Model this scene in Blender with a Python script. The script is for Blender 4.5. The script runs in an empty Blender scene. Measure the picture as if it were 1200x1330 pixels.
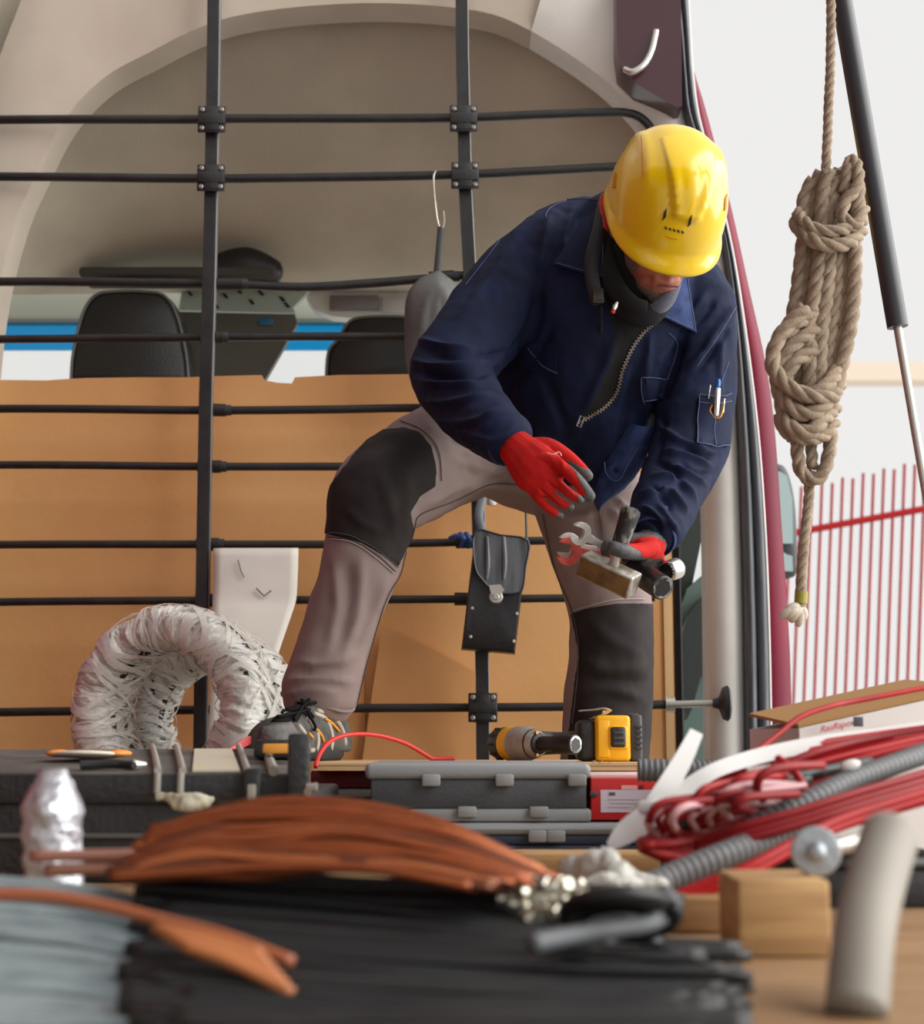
import bpy, bmesh, math, random
import numpy as np
from mathutils import Vector, Matrix, noise
from mathutils.bvhtree import BVHTree

# ------------------------------------------------------------------ camera, sky, lights, exposure
SC = bpy.context.scene
COL = SC.collection
F, CX, CY, HOR = 2000.0, 600.0, 665.0, 962.0
TH = math.atan((HOR - CY) / F)
CAM_Z = 1.0
cam_d = bpy.data.cameras.new('camera'); cam = bpy.data.objects.new('camera', cam_d); COL.objects.link(cam)
cam.location = (0, 0, CAM_Z); cam.rotation_euler = (math.pi / 2 + TH, 0, 0)
cam_d.sensor_fit = 'HORIZONTAL'; cam_d.sensor_width = 36.0; cam_d.lens = F / 1200 * 36.0
cam_d.clip_start = 0.05; cam_d.clip_end = 200
cam_d.dof.use_dof = True; cam_d.dof.focus_distance = 2.66; cam_d.dof.aperture_fstop = 6.0
SC.camera = cam

W = bpy.data.worlds.new('overcast_sky'); SC.world = W; W.use_nodes = True
bg = W.node_tree.nodes['Background']
bg.inputs[0].default_value = (1.0, 0.992, 0.98, 1); bg.inputs[1].default_value = 0.86

def sun(name, direction, strength, angle, color=(1, 1, 1)):
    d = bpy.data.lights.new(name, 'SUN'); d.energy = strength; d.angle = math.radians(angle); d.color = color
    o = bpy.data.objects.new(name, d); COL.objects.link(o)
    o.rotation_euler = Vector(direction).to_track_quat('-Z', 'Y').to_euler()
    return o
sun('sun_through_cloud', (-0.90, 0.14, -0.42), 6.2, 80, (1, 0.985, 0.96))

SC.view_settings.view_transform = 'Standard'; SC.view_settings.look = 'None'
SC.view_settings.exposure = 0.0; SC.view_settings.gamma = 1.0; SC.view_settings.use_curve_mapping = False
SC.cycles.max_bounces = 8; SC.cycles.use_denoising = True

# ------------------------------------------------------------------ helpers
RND = random.Random(11)

def P(px, py, Y):
    """the world point at depth Y that the photograph shows at px, py"""
    a = (px - CX) / F; b = (CY - py) / F
    t = Y / (math.cos(TH) - b * math.sin(TH))
    return Vector((a * t, Y, CAM_Z + t * (math.sin(TH) + b * math.cos(TH))))

def proj(V):
    V = np.asarray(V, float) - np.array([0, 0, CAM_Z])
    f = V[:, 1] * math.cos(TH) + V[:, 2] * math.sin(TH)
    u = -V[:, 1] * math.sin(TH) + V[:, 2] * math.cos(TH)
    return np.stack([CX + F * V[:, 0] / f, CY - F * u / f], 1)

def S(Y): return Y / F
VIEW = Vector((0, math.cos(TH), math.sin(TH)))

def lin(c):
    c = c / 255.0
    return c / 12.92 if c <= 0.04045 else ((c + 0.055) / 1.055) ** 2.4

def C(rgb): return (lin(rgb[0]), lin(rgb[1]), lin(rgb[2]), 1)

MATS = {}
def M(name, rgb, rough=0.6, metal=0.0, rgb2=None, vscale=6.0, lo=0.4, hi=0.65, bump=0.0, bscale=120.0, stretch=None,
      spec=0.5, coat=0.0, alpha=None, sheen=0.0, trans=0.0, detail=4.0, bdist=0.01):
    if name in MATS: return MATS[name]
    m = bpy.data.materials.new(name); m.use_nodes = True; nt = m.node_tree; b = nt.nodes['Principled BSDF']
    b.inputs['Base Color'].default_value = C(rgb); b.inputs['Roughness'].default_value = rough; b.inputs['Metallic'].default_value = metal
    b.inputs['Specular IOR Level'].default_value = spec
    if coat: b.inputs['Coat Weight'].default_value = coat; b.inputs['Coat Roughness'].default_value = 0.08
    if sheen: b.inputs['Sheen Weight'].default_value = sheen
    if trans: b.inputs['Transmission Weight'].default_value = trans
    if alpha is not None: b.inputs['Alpha'].default_value = alpha
    co = None
    def coord():
        tc = nt.nodes.new('ShaderNodeTexCoord'); o = tc.outputs['Object']
        if stretch:
            mp = nt.nodes.new('ShaderNodeMapping'); mp.inputs['Scale'].default_value = stretch
            nt.links.new(o, mp.inputs[0]); o = mp.outputs[0]
        return o
    if rgb2 is not None:
        co = coord()
        n = nt.nodes.new('ShaderNodeTexNoise'); n.inputs['Scale'].default_value = vscale; n.inputs['Detail'].default_value = detail
        nt.links.new(co, n.inputs['Vector'])
        r = nt.nodes.new('ShaderNodeValToRGB'); r.color_ramp.elements[0].position = lo; r.color_ramp.elements[1].position = hi
        r.color_ramp.elements[0].color = C(rgb); r.color_ramp.elements[1].color = C(rgb2)
        nt.links.new(n.outputs[0], r.inputs[0]); nt.links.new(r.outputs[0], b.inputs['Base Color'])
    if bump:
        co = co or coord()
        n = nt.nodes.new('ShaderNodeTexNoise'); n.inputs['Scale'].default_value = bscale; n.inputs['Detail'].default_value = 3
        nt.links.new(co, n.inputs['Vector'])
        bp = nt.nodes.new('ShaderNodeBump'); bp.inputs['Strength'].default_value = bump; bp.inputs['Distance'].default_value = bdist
        nt.links.new(n.outputs[0], bp.inputs['Height']); nt.links.new(bp.outputs[0], b.inputs['Normal'])
    MATS[name] = m
    return m

def rootloc(o):
    L = Vector((0, 0, 0))
    while o is not None: L = L + o.location; o = o.parent
    return L

def tag(o, label=None, cat=None, group=None, kind=None):
    if label: o['label'] = label
    if cat: o['category'] = cat
    if group: o['group'] = group
    if kind: o['kind'] = kind
    return o

def thing(name, label, cat, loc, group=None):
    o = bpy.data.objects.new(name, None); COL.objects.link(o); o.location = loc; o.empty_display_size = 0.05
    return tag(o, label, cat, group)

def link_mesh(name, me, mat, parent=None, label=None, kind=None, smooth=True, origin=None):
    me.name = name
    me.materials.clear()
    for m_ in (mat if isinstance(mat, (list, tuple)) else [mat]): me.materials.append(m_)
    o = bpy.data.objects.new(name, me); COL.objects.link(o)
    if parent is not None:
        o.parent = parent; L = rootloc(parent)
        me.transform(Matrix.Translation(-L))
    elif origin is not None:
        o.location = origin; me.transform(Matrix.Translation(-Vector(origin)))
    if smooth: me.polygons.foreach_set('use_smooth', [True] * len(me.polygons))
    if smooth == 'auto':
        me.set_sharp_from_angle(angle=math.radians(40))
    return tag(o, label, None, None, kind)

class MB:
    def __init__(self): self.v = []; self.f = []
    def add(self, vs, fs):
        n = len(self.v); self.v.extend([tuple(p) for p in vs]); self.f.extend([tuple(i + n for i in q) for q in fs]); return self
    def mesh(self, name='m'):
        me = bpy.data.meshes.new(name); me.from_pydata(self.v, [], self.f); me.update(); return me
    def build(self, name, mat, parent=None, label=None, kind=None, smooth='auto', base=False, cat=None, group=None):
        me = self.mesh(name)
        bm = bmesh.new(); bm.from_mesh(me); bmesh.ops.recalc_face_normals(bm, faces=bm.faces[:]); bm.to_mesh(me); bm.free()
        org = None
        if parent is None:
            a = np.array(self.v); org = ((a[:, 0].min() + a[:, 0].max()) / 2, (a[:, 1].min() + a[:, 1].max()) / 2, a[:, 2].min())
        o = link_mesh(name, me, mat, parent, label, kind, smooth, org)
        if cat: o['category'] = cat
        if group: o['group'] = group
        return o
    # --- shapes
    def loft(self, rings, closed=False, caps=True):
        n = len(rings[0]); k = len(rings); vs = [p for r in rings for p in r]; fs = []
        for i in range(k if closed else k - 1):
            a = i * n; b = ((i + 1) % k) * n
            for j in range(n):
                j2 = (j + 1) % n; fs.append((a + j, a + j2, b + j2, b + j))
        if caps and not closed:
            fs.append(tuple(range(n - 1, -1, -1))); fs.append(tuple((k - 1) * n + j for j in range(n)))
        return self.add(vs, fs)
    def tube(self, pts, r, n=8, closed=False, caps=True, flat=1.0, ref=None):
        pts = [Vector(p) for p in pts]; k = len(pts)
        rs = r if isinstance(r, (list, tuple)) else [r] * k
        rings = []; up = None
        for i in range(k):
            if closed: t = pts[(i + 1) % k] - pts[i - 1]
            else: t = pts[min(i + 1, k - 1)] - pts[max(i - 1, 0)]
            if t.length < 1e-9: t = Vector((0, 0, 1))
            t.normalize()
            if ref is not None: u = Vector(ref)
            elif up is None: u = Vector((0, 0, 1)) if abs(t.z) < 0.9 else Vector((1, 0, 0))
            else: u = up
            u = u - t * u.dot(t)
            if u.length < 1e-6: u = t.orthogonal()
            u.normalize(); w = t.cross(u); up = u
            rings.append([pts[i] + (u * math.sin(2 * math.pi * j / n) * flat + w * math.cos(2 * math.pi * j / n)) * rs[i] for j in range(n)])
        return self.loft(rings, closed, caps)
    def box(self, c, ax, ay, az, bev=0.0, seg=2):
        """centre and three half-axis vectors; rounded edges when bev"""
        c = Vector(c); ax = Vector(ax); ay = Vector(ay); az = Vector(az)
        bm = bmesh.new(); bmesh.ops.create_cube(bm, size=2.0)
        L = (ax.length, ay.length, az.length)
        for v in bm.verts: v.co = Vector((v.co.x * L[0], v.co.y * L[1], v.co.z * L[2]))
        if bev: bmesh.ops.bevel(bm, geom=bm.edges[:], offset=bev, segments=seg, profile=0.5, affect='EDGES')
        ux, uy, uz = ax.normalized(), ay.normalized(), az.normalized()
        bm.verts.index_update()
        self.add([c + ux * v.co.x + uy * v.co.y + uz * v.co.z for v in bm.verts], [[v.index for v in f.verts] for f in bm.faces])
        bm.free(); return self
    def boxm(self, x0, x1, y0, y1, z0, z1, bev=0.0, seg=2):
        return self.box(((x0 + x1) / 2, (y0 + y1) / 2, (z0 + z1) / 2), ((x1 - x0) / 2, 0, 0), (0, (y1 - y0) / 2, 0), (0, 0, (z1 - z0) / 2), bev, seg)
    def pbox(self, px0, px1, py0, py1, Y, depth, bev=0.0, seg=2):
        """box whose front face fills the pixel rectangle at depth Y"""
        a = P(px0, py0, Y); b = P(px1, py1, Y)
        return self.boxm(a.x, b.x, Y, Y + depth, b.z, a.z, bev, seg)
    def lathe(self, p0, p1, prof, n=24):
        """prof: (t along p0-p1 in metres, radius)"""
        p0 = Vector(p0); d = (Vector(p1) - p0).normalized(); u = d.orthogonal().normalized(); w = d.cross(u)
        rings = [[p0 + d * t + (u * math.cos(2 * math.pi * j / n) + w * math.sin(2 * math.pi * j / n)) * max(r, 1e-5) for j in range(n)] for t, r in prof]
        return self.loft(rings, False, True)
    def prism(self, poly, d, both=True):
        """poly: world points (any simple polygon), extruded by vector d"""
        d = Vector(d); n = len(poly); a = [Vector(p) for p in poly]; b = [p + d for p in a]
        from mathutils.geometry import tessellate_polygon
        tri = tessellate_polygon([a])
        fs = [tuple(t) for t in tri] + [tuple(i + n for i in reversed(t)) for t in tri]
        fs += [(i, (i + 1) % n, (i + 1) % n + n, i + n) for i in range(n)]
        return self.add(a + b, fs)
    def limb(self, chain, k=5, n=20, dr=1.0, scale=1.0, round_ends=(1, 1)):
        rows = []
        for c in chain:
            p = P(c[0], c[1], c[2]); rows.append((p.x, p.y, p.z, c[3] * S(c[2]) * scale, c[4] if len(c) > 4 else dr))
        R_ = crom(np.array(rows), k)
        rings = []; m = len(R_)
        def ring(c, u, w, r, d): return [c + u * (r * math.cos(2 * math.pi * j / n)) + w * (r * d * math.sin(2 * math.pi * j / n)) for j in range(n)]
        fr = []
        for i in range(m):
            c = Vector(R_[i, :3]); t = Vector(R_[min(i + 1, m - 1), :3]) - Vector(R_[max(i - 1, 0), :3]); t.normalize()
            w = VIEW - t * VIEW.dot(t); w.normalize(); u = t.cross(w); fr.append((c, t, u, w, R_[i, 3], R_[i, 4]))
        if round_ends[0]:
            c, t, u, w, r, d = fr[0]
            for a in (80, 60, 35): rings.append(ring(c - t * r * math.sin(math.radians(a)) * .8, u, w, r * math.cos(math.radians(a)), d))
        for c, t, u, w, r, d in fr: rings.append(ring(c, u, w, r, d))
        if round_ends[1]:
            c, t, u, w, r, d = fr[-1]
            for a in (35, 60, 80): rings.append(ring(c + t * r * math.sin(math.radians(a)) * .8, u, w, r * math.cos(math.radians(a)), d))
        return self.loft(rings)
    def ellip(self, c, ax, ay, az, nu=20, nv=12):
        c = Vector(c); ax = Vector(ax); ay = Vector(ay); az = Vector(az); rings = []
        for i in range(nv + 1):
            a = math.pi * (i / nv - .5) * .985
            rings.append([c + az * math.sin(a) + (ax * math.cos(2 * math.pi * j / nu) + ay * math.sin(2 * math.pi * j / nu)) * math.cos(a) for j in range(nu)])
        return self.loft(rings)

def crom(A, k, closed=False):
    A = np.asarray(A, float); n = len(A); out = []
    for i in range(n if closed else n - 1):
        if closed: p0, p1, p2, p3 = A[i - 1], A[i], A[(i + 1) % n], A[(i + 2) % n]
        else: p0, p1, p2, p3 = A[max(i - 1, 0)], A[i], A[i + 1], A[min(i + 2, n - 1)]
        for j in range(k):
            t = j / k
            out.append(.5 * ((2 * p1) + (-p0 + p2) * t + (2 * p0 - 5 * p1 + 4 * p2 - p3) * t * t + (-p0 + 3 * p1 - 3 * p2 + p3) * t ** 3))
    if not closed: out.append(A[-1])
    return np.array(out)

def PP(pts, k=6):
    """pixel points (px, py, Y) -> smooth world path"""
    return [Vector(p) for p in crom([tuple(P(*q)) for q in pts], k)]

def voxel(mb, size, smooth=2):
    me = mb.mesh('tmp'); o = bpy.data.objects.new('tmp', me); COL.objects.link(o)
    bm = bmesh.new(); bm.from_mesh(me); bmesh.ops.recalc_face_normals(bm, faces=bm.faces[:]); bm.to_mesh(me); bm.free()
    md = o.modifiers.new('r', 'REMESH'); md.mode = 'VOXEL'; md.voxel_size = size; md.adaptivity = 0
    dg = bpy.context.evaluated_depsgraph_get(); res = bpy.data.meshes.new_from_object(o.evaluated_get(dg))
    bpy.data.objects.remove(o); bpy.data.meshes.remove(me)
    lap(res, smooth)
    return res

def getco(me):
    a = np.empty(len(me.vertices) * 3); me.vertices.foreach_get('co', a); return a.reshape(-1, 3)
def setco(me, a): me.vertices.foreach_set('co', np.ascontiguousarray(a, dtype=np.float64).ravel()); me.update()
def getno(me):
    a = np.empty(len(me.vertices) * 3); me.vertices.foreach_get('normal', a); return a.reshape(-1, 3)

def lap(me, it, lam=0.5):
    if not it: return
    e = np.empty(len(me.edges) * 2, dtype=np.int32); me.edges.foreach_get('vertices', e); e = e.reshape(-1, 2)
    v = getco(me); deg = np.bincount(e.ravel(), minlength=len(v)).astype(float)[:, None]
    for _ in range(it):
        acc = np.zeros_like(v)
        for c in range(3):
            acc[:, c] = np.bincount(e[:, 0], weights=v[e[:, 1], c], minlength=len(v)) + np.bincount(e[:, 1], weights=v[e[:, 0], c], minlength=len(v))
        v = v + lam * (acc / np.maximum(deg, 1) - v)
    setco(me, v)

def seg_dist(q, a, b):
    d = b - a; t = np.clip(((q - a) @ d) / max(d @ d, 1e-9), 0, 1)
    return np.linalg.norm(q - (a + t[:, None] * d), axis=1), t

def folds(me, lst):
    """cloth folds: (pixel polyline, height in mm, width in px); heights fade at the ends"""
    v = getco(me); n = getno(me); q = proj(v); vd = v - np.array([0, 0, CAM_Z]); vd /= np.linalg.norm(vd, axis=1)[:, None]
    facing = np.clip(-(n * vd).sum(1) * 2.5 + .1, 0, 1); disp = np.zeros(len(v))
    for pl, amp, wd in lst:
        pl = crom(pl, 4) if len(pl) > 2 else np.array(pl, float)
        L = np.concatenate([[0], np.cumsum(np.linalg.norm(np.diff(pl, axis=0), axis=1))]); best = np.full(len(v), 1e9); arc = np.zeros(len(v))
        lo = pl.min(0) - wd * 3; hi = pl.max(0) + wd * 3; sel = np.where(((q > lo) & (q < hi)).all(1))[0]
        if not len(sel): continue
        bs = np.full(len(sel), 1e9); ar = np.zeros(len(sel))
        for i in range(len(pl) - 1):
            d, t = seg_dist(q[sel], pl[i], pl[i + 1]); w = d < bs; bs[w] = d[w]; ar[w] = (L[i] + t * (L[i + 1] - L[i]))[w]
        tt = ar / L[-1]; fade = np.clip(np.minimum(tt, 1 - tt) * 4 + .15, 0, 1)
        disp[sel] += amp * .001 * fade * np.exp(-(bs / wd) ** 2)
    setco(me, v + n * (disp * facing)[:, None])

def ripple(me, amp, sc, seed=0.0, stretch=(1, 1, 1)):
    v = getco(me); n = getno(me)
    d = np.array([noise.fractal(Vector((p[0] * stretch[0] * sc + seed, p[1] * stretch[1] * sc, p[2] * stretch[2] * sc)), 1.0, 2.0, 3) for p in v])
    setco(me, v + n * (d * amp)[:, None])

def sd_poly(q, poly):
    """signed distance to a pixel polygon, negative inside"""
    poly = np.array(poly, float); best = np.full(len(q), 1e9); ins = np.zeros(len(q), bool)
    for i in range(len(poly)):
        a, b = poly[i], poly[(i + 1) % len(poly)]
        d, _ = seg_dist(q, a, b); best = np.minimum(best, d)
        c = ((a[1] > q[:, 1]) != (b[1] > q[:, 1])) & (q[:, 0] < (b[0] - a[0]) * (q[:, 1] - a[1]) / (b[1] - a[1] + 1e-12) + a[0]); ins ^= c
    return np.where(ins, -best, best)

def cut(me, g, lift=0.0):
    """split a mesh along g = 0; returns (mesh g>0, mesh g<0 lifted outward)"""
    bm = bmesh.new(); bm.from_mesh(me); bm.verts.ensure_lookup_table()
    val = {v: float(g[v.index]) for v in bm.verts}
    new = []
    for e in bm.edges[:]:
        a, b = e.verts; ga, gb = val[a], val[b]
        if ga * gb < 0:
            t = ga / (ga - gb); t = min(max(t, .02), .98)
            _, nv = bmesh.utils.edge_split(e, a, t); val[nv] = 0.0; new.append(nv)
    bmesh.ops.connect_verts(bm, verts=new)
    neg = [f for f in bm.faces if sum(val[v] for v in f.verts) < 0]
    out = []
    for keep_neg in (False, True):
        b2 = bm.copy(); b2.faces.ensure_lookup_table(); bm.faces.index_update()
        ids = set(f.index for f in neg)
        kill = [f for f in b2.faces if (f.index in ids) != keep_neg]
        bmesh.ops.delete(b2, geom=kill, context='FACES')
        if keep_neg and lift:
            b2.normal_update()
            for v in b2.verts: v.co += v.normal * (lift * (0.35 if v.is_boundary else 1.0))
        m2 = bpy.data.meshes.new('cut'); b2.to_mesh(m2); b2.free(); out.append(m2)
    bm.free()
    return out

class Surf:
    """finds the point of a mesh seen at a pixel"""
    def __init__(self, *mes):
        V = []; Fc = []
        for me in mes:
            n = len(V); V += [tuple(c) for c in getco(me)]; Fc += [tuple(i + n for i in p.vertices) for p in me.polygons]
        self.b = BVHTree.FromPolygons(V, Fc); self.last = 2.7
    def hit(self, px, py):
        d = (P(px, py, 1.0) - Vector((0, 0, CAM_Z))).normalized()
        loc, no, i, dist = self.b.ray_cast(Vector((0, 0, CAM_Z)), d)
        if loc is None or loc.y > self.last + .35:
            loc, no, i, dist = self.b.find_nearest(P(px, py, self.last))
        self.last = loc.y
        if no.dot(d) > 0: no = -no
        return loc, no
    def line(self, pl, lift=.001, step=4, spline=True):
        pl = crom(pl, 6) if (spline and len(pl) > 2) else np.array(pl, float)
        L = np.concatenate([[0], np.cumsum(np.linalg.norm(np.diff(pl, axis=0), axis=1))]); m = max(2, int(L[-1] / step) + 1); out = []
        for s in np.linspace(0, L[-1], m):
            p = (np.interp(s, L, pl[:, 0]), np.interp(s, L, pl[:, 1])); l, n = self.hit(*p); out.append(l + n * lift)
        return out
    def patch(self, mb, quad, nu, nv, lift, thick, bow=0.0):
        """thin solid lying on the surface; quad = TL, TR, BR, BL in pixels"""
        TL, TR, BR, BL = [np.array(c, float) for c in quad]; top = []; bot = []
        for i in range(nv + 1):
            for j in range(nu + 1):
                s, t = j / nu, i / nv; q = TL * (1 - s) * (1 - t) + TR * s * (1 - t) + BR * s * t + BL * (1 - s) * t
                l, n = self.hit(*q); n = (n - VIEW * .6).normalized()
                edge = 0.0 if (i in (0, nv) or j in (0, nu)) else 1.0
                top.append(l + n * (lift + thick + bow * edge)); bot.append(l + n * (lift - .002))
        w = nu + 1; N = len(top); fs = []
        for i in range(nv):
            for j in range(nu):
                a = i * w + j; fs.append((a, a + 1, a + w + 1, a + w)); fs.append((N + a, N + a + w, N + a + w + 1, N + a + 1))
        rim = [j for j in range(w)] + [i * w + nu for i in range(1, nv + 1)] + [nv * w + j for j in range(nu - 1, -1, -1)] + [i * w for i in range(nv - 1, 0, -1)]
        for a, b in zip(rim, rim[1:] + rim[:1]): fs.append((a, a + N, b + N, b))
        return mb.add(top + bot, fs)

def dup(root, loc=None, label=None):
    r = root.copy(); COL.objects.link(r)
    if loc is not None: r.location = loc
    if label: r['label'] = label
    for ch in list(root.children):
        c = ch.copy(); COL.objects.link(c); c.parent = r
        for g in list(ch.children):
            d = g.copy(); COL.objects.link(d); d.parent = c
    return r

def text_mesh(txt, size, extrude=0.0004):
    cu = bpy.data.curves.new('t', 'FONT'); cu.body = txt; cu.size = size; cu.extrude = extrude; cu.align_x = 'CENTER'; cu.align_y = 'CENTER'
    o = bpy.data.objects.new('t', cu); COL.objects.link(o)
    dg = bpy.context.evaluated_depsgraph_get(); me = bpy.data.meshes.new_from_object(o.evaluated_get(dg)); bpy.data.objects.remove(o)
    return me
# ------------------------------------------------------------------ large structure: ground, cargo floor, van shell
def strip(A, B, Y, depth, bulge=0.0, k=5, nseg=6, backoff=0.0):
    """solid band between two pixel polylines at depth Y, bulging towards the camera"""
    A = crom(np.array(A, float), k); B = crom(np.array(B, float), k); rings = []
    for a, b in zip(A, B):
        ring = []
        for j in range(nseg + 1):
            s = j / nseg; x, y = a * (1 - s) + b * s
            ring.append(P(x, y, Y) + Vector((0, -bulge * math.sin(math.pi * s) ** .7 + backoff * s, 0)))
        pa, pb = P(a[0], a[1], Y), P(b[0], b[1], Y)
        ring.append(pb + Vector((0, depth + backoff, 0))); ring.append(pa + Vector((0, depth, 0)))
        rings.append(ring)
    return MB().loft(rings)

def sheet(grid, off):
    """solid from a grid of points (rows of Vectors), thickened by a vector"""
    nv, nu = len(grid), len(grid[0]); off = Vector(off); top = [p for r in grid for p in r]; N = len(top); bot = [p + off for p in top]; fs = []
    for i in range(nv - 1):
        for j in range(nu - 1):
            a = i * nu + j; fs.append((a, a + 1, a + nu + 1, a + nu)); fs.append((N + a, N + a + nu, N + a + nu + 1, N + a + 1))
    rim = list(range(nu)) + [i * nu + nu - 1 for i in range(1, nv)] + [(nv - 1) * nu + j for j in range(nu - 2, -1, -1)] + [i * nu for i in range(nv - 2, 0, -1)]
    for a, b in zip(rim, rim[1:] + rim[:1]): fs.append((a, a + N, b + N, b))
    return MB().add(top + bot, fs)

DECK = 0.843; STEP = 0.62
m_ply = M('plywood', (136, 102, 66), .75, rgb2=(160, 126, 86), vscale=5, stretch=(1, 14, 14), bump=.15)
m_liner = M('grey_headliner', (172, 164, 147), .9, rgb2=(188, 180, 162), vscale=2.5, bump=.25, bscale=260)
m_frame = M('door_frame_paint', (206, 203, 196), .45, rgb2=(222, 220, 214), vscale=4, lo=.35, hi=.6, bump=.05)
m_frameshade = M('shaded_frame_paint', (176, 164, 148), .7, rgb2=(188, 177, 162), vscale=3)  # door frame colour again, with brownish shade put into it
m_rubber = M('black_rubber', (44, 46, 49), .55, bump=.1, bscale=60)
m_seal = M('grey_rubber_seal', (92, 95, 100), .5, rgb2=(72, 75, 80), vscale=5, stretch=(30, 30, 2))
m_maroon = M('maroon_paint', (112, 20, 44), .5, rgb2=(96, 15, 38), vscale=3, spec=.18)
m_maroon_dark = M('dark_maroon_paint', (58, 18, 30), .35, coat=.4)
m_black = M('black_metal', (22, 22, 23), .45, rgb2=(34, 33, 32), vscale=20, bump=.1)
m_steel = M('zinc_steel', (196, 194, 186), .35, metal=.7)
m_concrete = M('pale_concrete', (206, 203, 198), .9, rgb2=(188, 185, 180), vscale=2, bump=.2, bscale=30)

g = MB().boxm(-14, 14, -6, 24, -.2, 0); g.build('ground', m_concrete, kind='structure', label='pale concrete yard around the van')
g = MB(); g.boxm(-1.1, .78, .42, 2.84, DECK - .03, DECK); g.boxm(-1.1, .02, 2.84, 3.62, DECK - .03, DECK)
floor = g.build('floor', m_ply, kind='structure', label='wooden cargo floor of the van under the tools')
g = MB(); g.boxm(.02, .78, 2.84, 3.62, STEP - .03, STEP); g.boxm(-1.1, .78, 2.80, 2.835, .25, DECK - .031)
g.build('floor_step', m_rubber, kind='structure', label='black rubber step well of the van doorway')
g = MB(); g.boxm(-1.14, .80, .46, 3.64, .24, .3); g.boxm(-1.14, -1.1, .46, 3.64, .3, DECK); g.boxm(-1.0, .7, .44, .48, .3, DECK - .03)
g.build('trim_2', m_maroon, kind='structure', label='maroon van sill below the cargo floor')

# headliner: deep grey roof curving down over the cab
rows = [(-120, 3.62), (-40, 3.66), (40, 3.74), (110, 3.84), (180, 3.96), (240, 4.09), (290, 4.22), (330, 4.36), (360, 4.5), (380, 4.66)]
rows = crom(np.array(rows), 3); grid = []
for y, Y in rows:
    r = []
    for x in np.linspace(-160, 872, 40):
        e = abs(x - 440) / 470.0; Yx = Y - (Y - 3.6) * min(1, e ** 4) * .7
        r.append(P(x, y + 18 * e ** 2 * (1 if y < 200 else .2), Yx))
    grid.append(r)
hl = sheet(grid, (0, .05, .06)).build('ceiling', m_liner, kind='structure', label='grey fabric headliner curving down over the cab')

inner = [(-30, 700), (-20, 540), (-6, 400), (20, 290), (50, 220), (84, 155), (130, 105), (186, 72), (300, 22), (470, 4), (620, 14), (690, 40), (742, 72), (790, 108), (830, 150), (852, 190), (885, 270), (908, 400), (916, 560), (919, 700), (921, 850), (922, 1000), (922, 1120)]
outer = [(-110, 700), (-90, 540), (-70, 400), (-45, 250), (-15, 120), (20, 20), (60, -60), (180, -120), (300, -140), (470, -150), (620, -140), (740, -110), (830, -50), (878, 40), (886, 110), (894, 160), (922, 250), (947, 370), (960, 560), (966, 700), (970, 850), (972, 1000), (972, 1120)]
arch = strip(inner[:12], outer[:12], 3.54, .10, .01).build('trim_1', m_frameshade, kind='structure', label='arch trim framing the van opening, brown shade put into its colour')
post = strip(inner[11:], outer[11:], 3.54, .10, .035, nseg=10).build('wall_right', m_frame, kind='structure', label='scuffed pale grey door pillar of the van')
sl = [(868, -60), (880, 40), (885, 100), (890, 150), (912, 210), (938, 310), (952, 420), (960, 560), (965, 700), (968, 850), (970, 1000), (971, 1120)]
sr = [(890, -60), (896, 40), (899, 90), (907, 150), (926, 220), (950, 320), (968, 430), (984, 560), (993, 680), (998, 800), (1001, 940), (1003, 1120)]
mid = [((a[0] * .52 + b[0] * .48), a[1] * .5 + b[1] * .5) for a, b in zip(sl, sr)]
seal = MB(); s1 = strip(sl, mid, 3.5, .06, .018, nseg=8); s2 = strip(mid, sr, 3.5, .06, .014, nseg=8); seal.add(s1.v, s1.f); seal.add(s2.v, s2.f)
seal.build('weatherstrip', m_seal, post, label='grey ribbed rubber door seal', smooth=True)
bp = [(893, -60), (898, 40), (902, 80), (916, 125), (931, 180), (954, 270), (976, 370), (998, 470), (1010, 560), (1020, 700), (1027, 800), (1031, 900), (1033, 1120)]
bl = [(886, -60), (893, 40), (896, 80), (902, 125), (916, 190), (936, 270), (957, 370), (974, 470), (982, 560), (991, 700), (996, 800), (999, 900), (1001, 1120)]
strip(bl, bp, 3.53, .3, .012, nseg=8, backoff=.03).build('body_panel', m_maroon, post, label='maroon painted body edge outside the seal')
m_pale = M('pale_trim', (176, 172, 168), .4)
lp = [(x - 3.5, y) for x, y in sr]
strip([(x - 3, y) for x, y in sr], [(x + 2.0, y) for x, y in sr], 3.495, .04, .004, nseg=4).build('edge_trim', m_pale, post, label='thin pale edge along the seal')
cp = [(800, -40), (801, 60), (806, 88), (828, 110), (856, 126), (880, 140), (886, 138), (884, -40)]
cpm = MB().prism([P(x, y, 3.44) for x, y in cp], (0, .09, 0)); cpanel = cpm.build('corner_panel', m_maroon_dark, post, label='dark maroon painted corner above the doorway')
hb = MB().tube([p for p in PP([(811, 90, 3.43), (822, 93, 3.42), (836, 84, 3.42), (846, 66, 3.43), (852, 40, 3.44)])], .0075, 8)
hb.build('pale_bar', m_steel, post, label='curved pale bar')  # curved pale tube in front of the corner panel

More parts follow.
